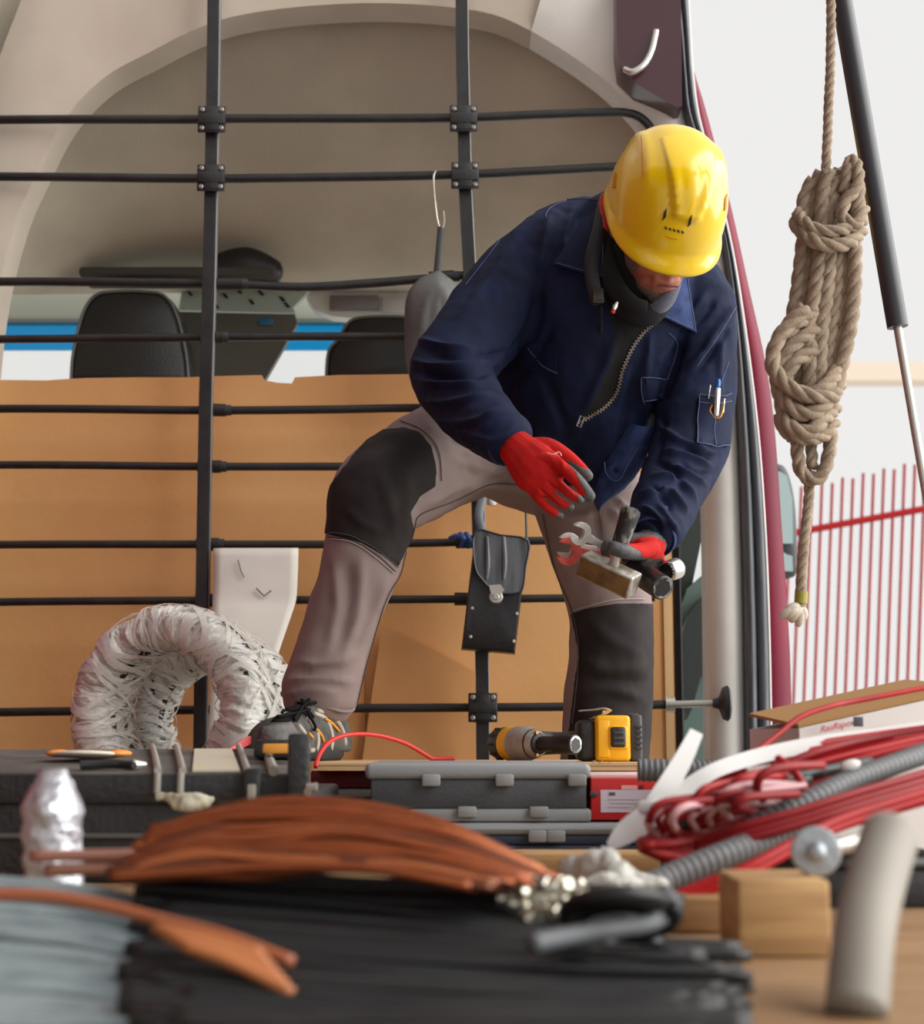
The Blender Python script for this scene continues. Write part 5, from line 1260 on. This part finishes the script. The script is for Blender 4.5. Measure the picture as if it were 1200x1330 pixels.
# black cables in front
m_bc = M('black_cable', (24, 25, 26), .42, rgb2=(36, 37, 38), vscale=10)
bc = thing('cable_bundle', 'thick bundle of black cables across the bottom foreground', 'cables', (0, 1.0, DECK))
for i in range(84):
    k = i / 83; lay = i % 3; y = 1146 + 210 * k + rr.uniform(-5, 5); Yk = 1.16 - .34 * k + rr.uniform(-.01, .01) + lay * .012
    x0 = 190 + rr.uniform(-40, 50) + 120 * max(0, .3 - k); x1 = 850 + rr.uniform(-60, 40) + (0 if k < .3 else 90); dr = rr.uniform(10, 26)
    pts = PP([(x0, y - 14 - dr * .4, Yk), (x0 + (x1 - x0) * .33, y - 2 + rr.uniform(-5, 5), Yk), (x0 + (x1 - x0) * .66, y + dr * .5 + rr.uniform(-5, 5), Yk), (x1, y + dr * 1.3, Yk)], 7)
    r_ = rr.choice((.0035, .0042, .0055))
    for p in pts: p.z = max(p.z, DECK + r_ + .0005)
    MB().tube(pts, r_, 7).build('cable', m_bc, bc, smooth=True)
for k in range(5):
    pts = [P(806 + (72 - k * 5) * math.cos(a), 1187 + (27 - k * 2) * math.sin(a) + k * 2, 1.02 + .05 * math.sin(a) + k * .01) for a in np.linspace(-.3, 5.6, 28)]
    for p in pts: p.z = max(p.z, DECK + .006)
    MB().tube(pts, .0052, 8).build('cable_loop', m_bc, bc, smooth=True)
t_ = MB().tube(PP([(690, 1226, .95), (750, 1214, .97), (800, 1206, .98), (845, 1198, 1.0), (872, 1178, 1.05), (862, 1160, 1.1)], 6), .0062, 10)
t_.build('grey_cable', M('pale_grey_cable', (92, 95, 98), .55), label='pale grey thick cable over the black cables at the bottom', cat='cable', smooth=True)

# grey wires bottom left
gw = thing('wire_bundle', 'bundle of pale blue grey wires at the bottom left corner', 'wires', P(120, 1260, .98)); gw.location.z = DECK
m_gw = M('blue_grey_wire', (138, 150, 152), .45, rgb2=(112, 124, 128), vscale=20)
for i in range(34):
    k = i / 33; y = 1150 + 190 * k; Yk = 1.12 - .26 * k + rr.uniform(-.012, .012)
    pts = PP([(-60, y - 6 + rr.uniform(-6, 6), Yk), (70, y + 2 + rr.uniform(-4, 4), Yk), (160, y + 16 + rr.uniform(-4, 4), Yk), (225 + rr.uniform(-20, 25) + 40 * k, y + 46 + rr.uniform(-6, 10), Yk)], 6)
    for p in pts: p.z = max(p.z, DECK + .005)
    MB().tube(pts, .0042, 7).build('wire', m_gw, gw, smooth=True)
pts = PP([(-60, 1160, .985), (60, 1164, .985), (140, 1178, .98), (210, 1196, .97), (290, 1216, .955), (380, 1250, .94)], 6)
MB().tube(pts, .0042, 8).build('brown_wire', M('brown_wire', (150, 84, 52), .5), label='single brown wire lying over the pale grey wires', cat='wire', smooth=True)
ow = thing('wire_ends', 'orange brown wire ends lying between the grey wires and the black cables', 'wires', P(280, 1260, .94)); ow.location.z = DECK
for k in range(6):
    pts = PP([(200 + 8 * k, 1205 + k * 5, .95 - .006 * k), (260 + 8 * k, 1216 + k * 7, .94 - .006 * k), (340 + 8 * k, 1240 + k * 10, .93 - .006 * k)], 5)
    MB().tube(pts, .0036, 7).build('orange_wire', M('orange_brown_wire', (164, 98, 54), .5), ow, smooth=True)

# foil roll
ft = MB(); prof = []
p0 = P(68, 1220, 1.28); p0.z = DECK + .0005; p1 = P(68, 1000, 1.28); L = p1.z - p0.z
for i in range(24): prof.append((L * i / 23, .024 * (1 - .5 * max(0, i / 23 - .8) / .2) * (.96 + .05 * math.sin(i * 1.9))))
ft.lathe(p0, p1, prof, 32); me = ft.mesh(); ripple(me, .0035, 60, 4); 
o = link_mesh('foil_roll', me, M('crinkled_foil', (196, 198, 204), .3, metal=.55, bump=.8, bscale=60, bdist=.01), origin=p0, smooth=True); tag(o, 'upright roll in crinkled silver foil at the left edge', 'roll')

# wooden bits
m_wood = M('pale_wood', (186, 150, 100), .75, rgb2=(160, 122, 78), vscale=5, stretch=(1.5, 14, 14), bump=.2)
m_wood2 = M('brown_board', (150, 112, 70), .8, rgb2=(126, 92, 56), vscale=5, stretch=(1.5, 12, 12))
a = P(958, 1142, 1.16); b = P(1078, 1142, 1.16)
MB().boxm(a.x, b.x, 1.16, 1.25, DECK + .0005, a.z, .004, 2).build('wood_block', m_wood, label='pale wooden block at the lower right under the metal disc', cat='wood block')
a = P(868, 1172, 1.3); b = P(950, 1172, 1.3)
MB().boxm(a.x, b.x, 1.3, 1.5, DECK + .0005, P(900, 1166, 1.3).z, .004).build('wood_offcut', m_wood2, label='brown board offcut left of the pale wooden block', cat='wood block')
a = P(640, 1112, 1.98); b = P(900, 1112, 1.98)
MB().boxm(a.x, b.x, 1.9, 1.98, DECK + .0005, DECK + .022, .003).build('wood_batten', m_wood, label='pale wooden batten in front of the navy organiser case', cat='batten')

# metal disc with arm
t = thing('pipe_clamp', 'round zinc disc with arm standing on the pale wooden block', 'clamp', P(1060, 1140, 1.2))
dc = P(1060, 1106, 1.19); dv = Vector((-.12, -1, .05)).normalized()
MB().lathe(dc - dv * .010, dc + dv * .02, [(0, .0145), (.001, .0185), (.007, .0190), (.010, .0175), (.011, .008), (.016, .0065), (.018, .004)], 30).build('disc', M('zinc_disc', (164, 170, 176), .38, metal=.5, bump=.2, bscale=90), t)
MB().tube([dc - dv * .006, P(1090, 1098, 1.2), P(1118, 1092, 1.21)], [.006, .007, .007], 10).build('arm', m_steel, t)
MB().tube([dc - dv * .006 + Vector((0, 0, -.012)), Vector((dc.x, dc.y + .006, P(1060, 1142, 1.16).z + .0005))], .004, 8).build('stud', m_steel, t)
m_pipe = M('pale_grey_pipe', (146, 141, 131), .6, rgb2=(130, 125, 116), vscale=5)
pp_ = [P(1112, 1310, .92), P(1122, 1215, .95), P(1136, 1150, .98), P(1156, 1085, 1.02)]
pp_[0].z = DECK + .001
MB().tube([Vector(p) for p in crom([tuple(p) for p in pp_], 6)], .0185, 16).build('plastic_pipe', m_pipe, label='pale grey plastic pipe rising at the lower right edge', cat='pipe', smooth=True)

# small fittings
m_fit = M('nickel_fitting', (206, 202, 186), .2, metal=.9)
fp = [(662, 1168), (684, 1158), (706, 1150), (728, 1150), (750, 1158), (678, 1178), (702, 1172), (726, 1168), (746, 1172), (760, 1166), (694, 1186), (718, 1184)]
for i, (x, y) in enumerate(fp):
    c = P(x, y, 1.10 - .003 * (i // 5)); d = Vector((rr.uniform(-1, 1), rr.uniform(-.8, .2), rr.uniform(-.4, .4))).normalized()
    f = thing('pipe_fitting', 'small shiny nickel pipe fitting in the heap on the black cables', 'fitting', c - Vector((0, 0, .006)), 'heap of nickel fittings')
    MB().lathe(c - d * .009, c + d * .01, [(0, .0045), (.001, .0055), (.008, .0055), (.010, .0048), (.018, .0048), (.019, .004)], 14).build('barrel', m_fit, f)
    MB().lathe(c - d * .003, c + d * .01, [(0, .0062), (.001, .0072), (.005, .0072), (.006, .0062)], 6).build('hex_nut', m_fit, f)
bag = MB(); bag.limb([(735, 1128, 1.40, 10, .8), (775, 1126, 1.38, 18, .9), (815, 1136, 1.36, 20, .9), (850, 1150, 1.36, 12, .9)], n=18); bag.limb([(770, 1150, 1.34, 14, .9), (820, 1156, 1.33, 12, .9)], n=16)
me = voxel(bag, .004, 1); ripple(me, .012, 34, 5); 
o = link_mesh('plastic_bag', me, M('pale_plastic', (190, 190, 180), .4, rgb2=(166, 164, 156), vscale=30, bump=.5, bscale=60), origin=P(800, 1170, 1.36)); tag(o, 'crumpled pale plastic bag below the grey conduit', 'bag')

m_cased2 = M('crate_black', (26, 26, 28), .5, bump=.1, bscale=150)
# white cable strap
m_strapw = M('white_nylon', (186, 184, 181), .45)
cs = thing('cable_strap', 'wide white nylon strap tied round the red cables', 'strap', P(850, 1060, 1.55))
def ribbon(pts, wd, th, Yfix=None):
    """pts: (px,py,Y); flat band facing the camera, wd list in px"""
    P_ = crom(np.array([(x, y, Y, w) for (x, y, Y), w in zip(pts, wd)]), 5); rings = []
    for i in range(len(P_)):
        a = P_[max(i - 1, 0)]; b = P_[min(i + 1, len(P_) - 1)]; d = np.array([b[0] - a[0], b[1] - a[1]]); d /= np.linalg.norm(d) + 1e-9; n = np.array([-d[1], d[0]]); x, y, Y, w = P_[i]
        p1 = P(x + n[0] * w, y + n[1] * w, Y); p2 = P(x - n[0] * w, y - n[1] * w, Y + .006)
        rings.append([p1, p2, p2 + Vector((0, th, 0)), p1 + Vector((0, th, 0))])
    return MB().loft(rings)
ribbon([(905, 950, 1.60), (888, 985, 1.58), (868, 1020, 1.56), (852, 1046, 1.55)], [9, 12, 14, 15], .003).build('free_end', m_strapw, cs)
ribbon([(868, 1040, 1.545), (840, 1062, 1.53), (812, 1082, 1.52), (792, 1100, 1.51)], [13, 17, 15, 6], .003).build('tongue', m_strapw, cs)
MB().box(P(848, 1048, 1.535), (.018, 0, 0), (0, .006, 0), (.004, 0, .006), .003).build('buckle', m_strapw, cs)
ribbon([(860, 1050, 1.56), (890, 1025, 1.58), (930, 1000, 1.60), (985, 982, 1.64), (1050, 968, 1.68), (1120, 957, 1.72), (1260, 940, 1.8)], [10, 11, 10, 10, 10, 10, 10], .003).build('loop_band', m_strapw, cs)
ribbon([(790, 1100, 1.50), (788, 1125, 1.48), (800, 1155, 1.46)], [9, 10, 9], .003).build('tail', M('translucent_nylon', (196, 196, 198), .35, alpha=.8), cs, smooth=True)

# red cables
rc = thing('cable_coil', 'large tangled coil of red cables strapped together at the right', 'cables', P(1000, 1060, 1.6)); rc.location.z = DECK
m_pinkc = M('pale_pink_cable', (206, 158, 160), .4); m_red2 = M('bright_red_cable', (176, 24, 26), .45, spec=.35, rgb2=(150, 18, 22), vscale=10)
Aup = [(842, 1088), (858, 1052), (900, 1016), (960, 990), (1040, 970), (1130, 952), (1260, 935)]
Bdn = [(838, 1098), (880, 1092), (945, 1076), (1010, 1050), (1070, 1022), (1140, 996), (1260, 965)]
for i in range(34):
    k = rr.random(); k2 = min(1, max(0, k + rr.uniform(-.12, .12))); Yo = 1.60 - .12 * k + rr.uniform(-.05, .04)
    pl = []
    for q_, (p, q) in enumerate(zip(Aup, Bdn)):
        kk = k + (k2 - k) * q_ / 6; pl.append((p[0] + (q[0] - p[0]) * kk + rr.uniform(-6, 6), p[1] + (q[1] - p[1]) * kk + rr.uniform(-5, 5), Yo + .03 * q_ + rr.uniform(-.012, .012)))
    x, y, Y = pl[0]; dx = rr.uniform(4, 30)
    pl = [(x + 60 + dx, y + rr.uniform(6, 22), Y + .05), (x + 20 + dx * .4, y + rr.uniform(8, 16), Y + .03), (x - 4 + dx * .2, y + rr.uniform(0, 8), Y + .012)] + [(a + dx * .6, b, c) for a, b, c in pl]
    MB().tube(PP(pl, 5), rr.choice((.0036, .0042, .005)), 7).build('cable', m_red2 if i % 4 else m_redd, rc, smooth=True)
for i in range(18):
    k = i / 17; x = 842 + k * 130 + rr.uniform(-14, 14); y = 1072 - k * 46 + rr.uniform(-16, 12); Y = 1.44 + rr.uniform(-.03, .03); sx = rr.uniform(14, 60); sy = rr.uniform(8, 30)
    MB().tube(PP([(x + rr.uniform(0, 16), y + sy * .9, Y + .03), (x - rr.uniform(0, 6), y + sy * .2, Y), (x + sx * .25, y - sy * .5, Y - .005), (x + sx, y - sy * .8, Y + .01), (x + sx * 2, y - sy * (.7 + .4 * rr.random()), Y + .05)], 5), rr.choice((.0032, .0038, .0044)), 7).build('pale_loop', (m_pinkc, m_red2, m_redd)[i % 3], rc, label='pale pink cable loop' if i % 3 == 0 else None, smooth=True)
for i in range(4):
    o = rr.uniform(-3, 3); Y = 1.345 + rr.uniform(-.012, .012); s = i * 4.0
    MB().tube(PP([(866 + s, 1168 - s * .4 + o, Y), (915, 1160 - s + o, Y), (970, 1138 - s + o, Y), (1030, 1106 - s + o, Y + .02), (1100, 1072 - s + o, Y + .05), (1250, 1026 - s, Y + .1)], 5), .0046, 7).build('lower_cable', m_red2, rc, smooth=True)
for i in range(5):
    o = i * 4.2 + rr.uniform(-1.5, 1.5); Y = 1.415 + rr.uniform(-.006, .006)
    MB().tube(PP([(905, 1106 - o * .6, Y + .03), (960, 1092 - o, Y), (1040, 1070 - o, Y + .005), (1116, 1046 - o, Y + .03), (1260, 1004 - o, Y + .12)], 5), .0044, 7).build('middle_cable', m_red2 if i % 2 else m_redd, rc, smooth=True)
for pl in ([(905, 1062, 1.5), (950, 1040, 1.5), (1000, 1022, 1.52), (1060, 1004, 1.55), (1130, 990, 1.6)], [(880, 1075, 1.5), (940, 1050, 1.49), (990, 1034, 1.5), (1050, 1012, 1.53)], [(940, 1030, 1.52), (1010, 1016, 1.52), (1070, 1000, 1.55)]):
    MB().tube(PP(pl, 5), .006, 8).build('black_cable', m_bc, rc, label='black cable among the red', smooth=True)
MB().tube(PP([(960, 995, 1.75), (985, 974, 1.78), (1010, 954, 1.8), (1040, 931, 1.82), (1080, 917, 1.84), (1120, 909, 1.86), (1260, 882, 1.9)], 5), .0035, 7).build('high_cable', m_red2, rc, smooth=True)
MB().tube(PP([(1010, 985, 1.52), (1030, 1000, 1.5), (1042, 1020, 1.49), (1046, 1040, 1.49)], 5), .0042, 7).build('cross_cable', m_red2, rc, smooth=True)
m_spring = M('white_bead', (220, 218, 214), .35)
for k in range(6): MB().ellip(P(972 + k * 5.2, 1000 - k * .6, 1.52), (.0022, 0, 0), (0, .004, 0), (0, 0, .0035), 10, 6).build('ferrule', m_spring, rc, smooth=True)
MB().ellip(P(1104, 994, 1.52), (.010, 0, 0), (0, .006, 0), (.003, 0, .006), 14, 8).build('connector', m_spring, rc, label='white connector', smooth=True)

# crate added to hold up the cable coil and darken the space beneath
x0, x1 = P(912, 1100, 1.5).x, P(1240, 1100, 1.5).x; ctop = .888
cr = thing('added_crate', 'black crate added under the red cable coil to darken the gap', 'crate', ((x0 + x1) / 2, 1.66, DECK))
for (xa, xb, ya, yb) in ((x0, x1, 1.50, 1.508), (x0, x1, 1.812, 1.82), (x0, x0 + .008, 1.508, 1.812), (x1 - .008, x1, 1.508, 1.812)):
    MB().boxm(xa, xb, ya, yb, DECK + .0005, ctop - .004, .002).build('side_panel', m_cased2, cr)
MB().boxm(x0 + .008, x1 - .008, 1.508, 1.812, DECK + .0005, DECK + .006).build('base', m_cased2, cr)
rim = [(x0, 1.5), (x1, 1.5), (x1, 1.82), (x0, 1.82)]
MB().tube([Vector((x, y, ctop - .004)) for x, y in rim], .007, 8, closed=True).build('rim', m_cased2, cr, smooth=True)

# corrugated conduits
m_cond = M('grey_conduit', (104, 106, 107), .5)
def conduit(pts, r, label, name='conduit', pitch=.0075, mat=None):
    c = PP(pts, 20); d = [0]
    for a, b in zip(c, c[1:]): d.append(d[-1] + (b - a).length)
    n = max(8, int(d[-1] / (pitch / 4))); out = []; rs = []
    xs = np.array([tuple(p) for p in c])
    for i in range(n + 1):
        s = d[-1] * i / n; out.append(Vector([np.interp(s, d, xs[:, k]) for k in range(3)])); rs.append(r * (1 + .07 * math.cos(2 * math.pi * s / pitch)))
    return MB().tube(out, rs, 16).build(name, mat or m_cond, label=label, cat='conduit', smooth=True)
conduit([(818, 1164, 1.36), (870, 1140, 1.38), (940, 1111, 1.40), (1020, 1082, 1.44), (1120, 1050, 1.5), (1260, 1010, 1.6)], .0120, 'front grey corrugated conduit lying over the red cables')
conduit([(955, 1086, 1.475), (1000, 1064, 1.475), (1060, 1036, 1.49), (1120, 1008, 1.53), (1260, 958, 1.63)], .0105, 'second grey corrugated conduit above the front one', )
conduit([(829, 1000, 2.02), (880, 1001, 2.02), (930, 1001, 2.03), (980, 1001, 2.04), (1022, 1001, 2.05)], .0145, 'dark grey corrugated conduit behind the white strap, at the board end', mat=M('dark_conduit', (92, 94, 96), .5))

# carton with red print
m_cart = M('white_carton', (206, 200, 196), .6); m_kraft = M('kraft_board', (158, 116, 62), .8)
ct = thing('carton', 'white printed carton with open kraft flaps behind the red cables', 'carton', P(1130, 1120, 2.0))
ct.location.z = DECK
a = P(1038, 946, 1.9); b = P(1262, 896, 1.96); A_ = a; B_ = b
pf = [A_, B_, Vector((B_.x, B_.y, DECK + .001)), Vector((A_.x, A_.y, DECK + .001))]
bk = Vector((-.02, .22, 0))
MB().prism(pf, bk).build('carton_box', m_cart, ct, smooth=False)
f2 = [A_ + Vector((0, .004, .001)), B_ + Vector((0, .004, .001)), B_ + bk + Vector((0, 0, .018)), A_ + bk + Vector((0, 0, .018))]
MB().prism(f2, (0, 0, .004)).build('flap', m_kraft, ct, label='brown kraft flap', smooth=False)
me = text_mesh('RauRapex', .0115); ex = (B_ - A_).normalized(); ez = Vector((0, 0, 1)); ey = ex.cross(ez)
pos = P(1086, 943, 1.905); me.transform(Matrix(((ex.x, ez.x + .25 * ex.x, -ey.x, pos.x), (ex.y, ez.y + .25 * ex.y, -ey.y, pos.y - .006), (ex.z, ez.z, -ey.z, pos.z), (0, 0, 0, 1))))
m_print = M('red_print', (196, 34, 60), .6)
o = link_mesh('red_lettering', me, m_print, ct, label='red lettering', smooth=False)
pm = P(1113, 937.5, 1.905); MB().box(pm + Vector((0, -.006, 0)), (.006, 0, 0), (0, .0006, 0), (0, 0, .006), .0003).build('dark_emblem', m_ink, ct, label='small dark mark')

# ------------------------------------------------------------------ hanging rope
m_rope = M('hemp_rope', (156, 138, 118), .9, rgb2=(134, 118, 100), vscale=60, bump=.5, bscale=300, bdist=.003)
m_tuft = M('rope_tuft', (206, 196, 180), .95)
rp = thing('rope', 'thick hemp rope hanging knotted in a hank at the right', 'rope', P(1035, 805, 2.2))
def rope(pts, r, k=6, name='strand', pitch=None, closed=False):
    c = crom([tuple(P(*q)) for q in pts], k); d = np.concatenate([[0], np.cumsum(np.linalg.norm(np.diff(c, axis=0), axis=1))]); pitch = pitch or r * 6.5
    n = int(d[-1] / (r * .55)); cs_ = [Vector([np.interp(d[-1] * i / n, d, c[:, q]) for q in range(3)]) for i in range(n + 1)]
    paths = [[], [], []]; up = None
    for i in range(n + 1):
        t = (cs_[min(i + 1, n)] - cs_[max(i - 1, 0)]).normalized(); u = up if up is not None else t.orthogonal(); u = (u - t * u.dot(t)).normalized(); w = t.cross(u); up = u
        for s in range(3):
            a = 2 * math.pi * (s / 3 + d[-1] * i / n / pitch); paths[s].append(cs_[i] + (u * math.cos(a) + w * math.sin(a)) * r * .46)
    mb = MB()
    for s in range(3): mb.tube(paths[s], r * .62, 7)
    o = mb.build(name, m_rope, rp, kind=None, smooth=True); o['kind'] = 'stuff'; return o
YR = 2.2
rope([(1079, -80, YR), (1079, 60, YR), (1076, 140, YR), (1073, 215, YR), (1070, 260, YR + .02)], .0072, name='hanging_line')
lw = [(-34, 0, -28, -22), (-22, -6, -20, -12), (-10, -3, -10, -3), (2, 8, 2, 6), (14, -4, 12, 12), (26, 4, 22, 20), (36, -10, 30, 26), (-28, 5, -24, -16), (8, -5, 6, 10), (20, 0, 16, 2)]
for i, (o0, dt, o1, o2) in enumerate(lw):
    Yi = YR + (.02 if i > 6 else 0) + rr.uniform(-.012, .012)
    rope([(1084 + o0 * .8, 222 + abs(o0) * .35 + dt, Yi), (1078 + o0, 262, Yi), (1076 + o0 * .95, 310, Yi), (1072 + o1 * 1.25, 370, Yi), (1064 + o1 * 1.3, 430, Yi), (1056 + o2 * 1.25, 490, Yi), (1050 + o2, 540, Yi), (1050 + o2 * .8, 572, Yi)], .0112, name='hank_strand')
rope([(1096, 250, YR - .02), (1100, 226, YR - .02), (1104, 208, YR - .01), (1112, 214, YR - .02), (1114, 240, YR - .03), (1098, 262, YR - .03), (1094, 282, YR - .03), (1112, 292, YR - .03), (1122, 270, YR - .01)], .0092, name='top_loop')
rope([(1118, 300, YR + .0), (1100, 316, YR - .032), (1070, 318, YR - .038), (1048, 306, YR - .03), (1034, 290, YR - .0), (1048, 280, YR + .03)], .0110, name='neck_wrap')
rope([(1120, 288, YR + .0), (1096, 298, YR - .034), (1068, 300, YR - .038), (1046, 290, YR - .03), (1036, 276, YR)], .0095, name='neck_wrap')
for i, (yy, xl, xr) in enumerate(((500, 1000, 1090), (524, 1004, 1088), (548, 1010, 1082))):
    rope([(xr + 2, yy - 30 + i * 6, YR + .01), (xr - 14, yy - 2, YR - .034), (1050, yy + 14, YR - .045), (1024, yy + 4, YR - .04), (xl + 6, yy - 22, YR - .02), (xl + 8, yy - 50, YR - .015), (1030, yy - 76, YR - .02), (1060, yy - 96, YR - .01)], .0112, name='low_wrap')
rope([(1046, 400, YR - .03), (1026, 420, YR - .03), (1008, 446, YR - .03), (1004, 476, YR - .03), (1024, 502, YR - .045), (1060, 516, YR - .05), (1086, 512, YR - .03)], .0112, name='low_wrap')
rope([(1012, 540, YR - .02), (1020, 560, YR - .03), (1044, 570, YR - .04), (1070, 566, YR - .03), (1084, 548, YR - .01)], .0095, name='low_wrap')
rope([(1034, 560, YR - .02), (1036, 590, YR - .02), (1040, 612, YR - .02), (1054, 624, YR - .02), (1068, 616, YR - .02), (1076, 592, YR - .02), (1080, 560, YR - .02)], .0098, name='eye_loop')
rope([(1052, 560, YR - .01), (1054, 586, YR - .01), (1055, 608, YR - .015)], .0085, name='eye_strand')
rope([(1052, 612, YR - .012), (1050, 650, YR), (1046, 690, YR), (1042, 730, YR), (1040, 770, YR), (1039, 800, YR)], .0078, name='tail')
MB().tube([P(1041, 768, YR), P(1040, 784, YR)], .0095, 12).build('yellow_tape', M('yellow_green_tape', (150, 144, 60), .6), rp, label='yellow green tape')
tf = MB()
for (x0, y0, x1, y1, r) in ((1040, 788, 1018, 796, .008), (1040, 788, 1012, 802, .008), (1041, 788, 1026, 808, .008), (1042, 790, 1036, 814, .007), (1042, 790, 1044, 806, .006), (1038, 790, 1020, 803, .009)):
    tf.tube(PP([(x0, y0, YR), ((x0 + x1) / 2 + 1, (y0 + y1) / 2 - 2, YR - .004), (x1, y1, YR)], 3), [r * .6, r * .8, r, r, r, r * .8, r * .4], 8)
o = tf.build('frayed_end', m_tuft, rp, label='pale frayed end', smooth=True); o['kind'] = 'stuff'
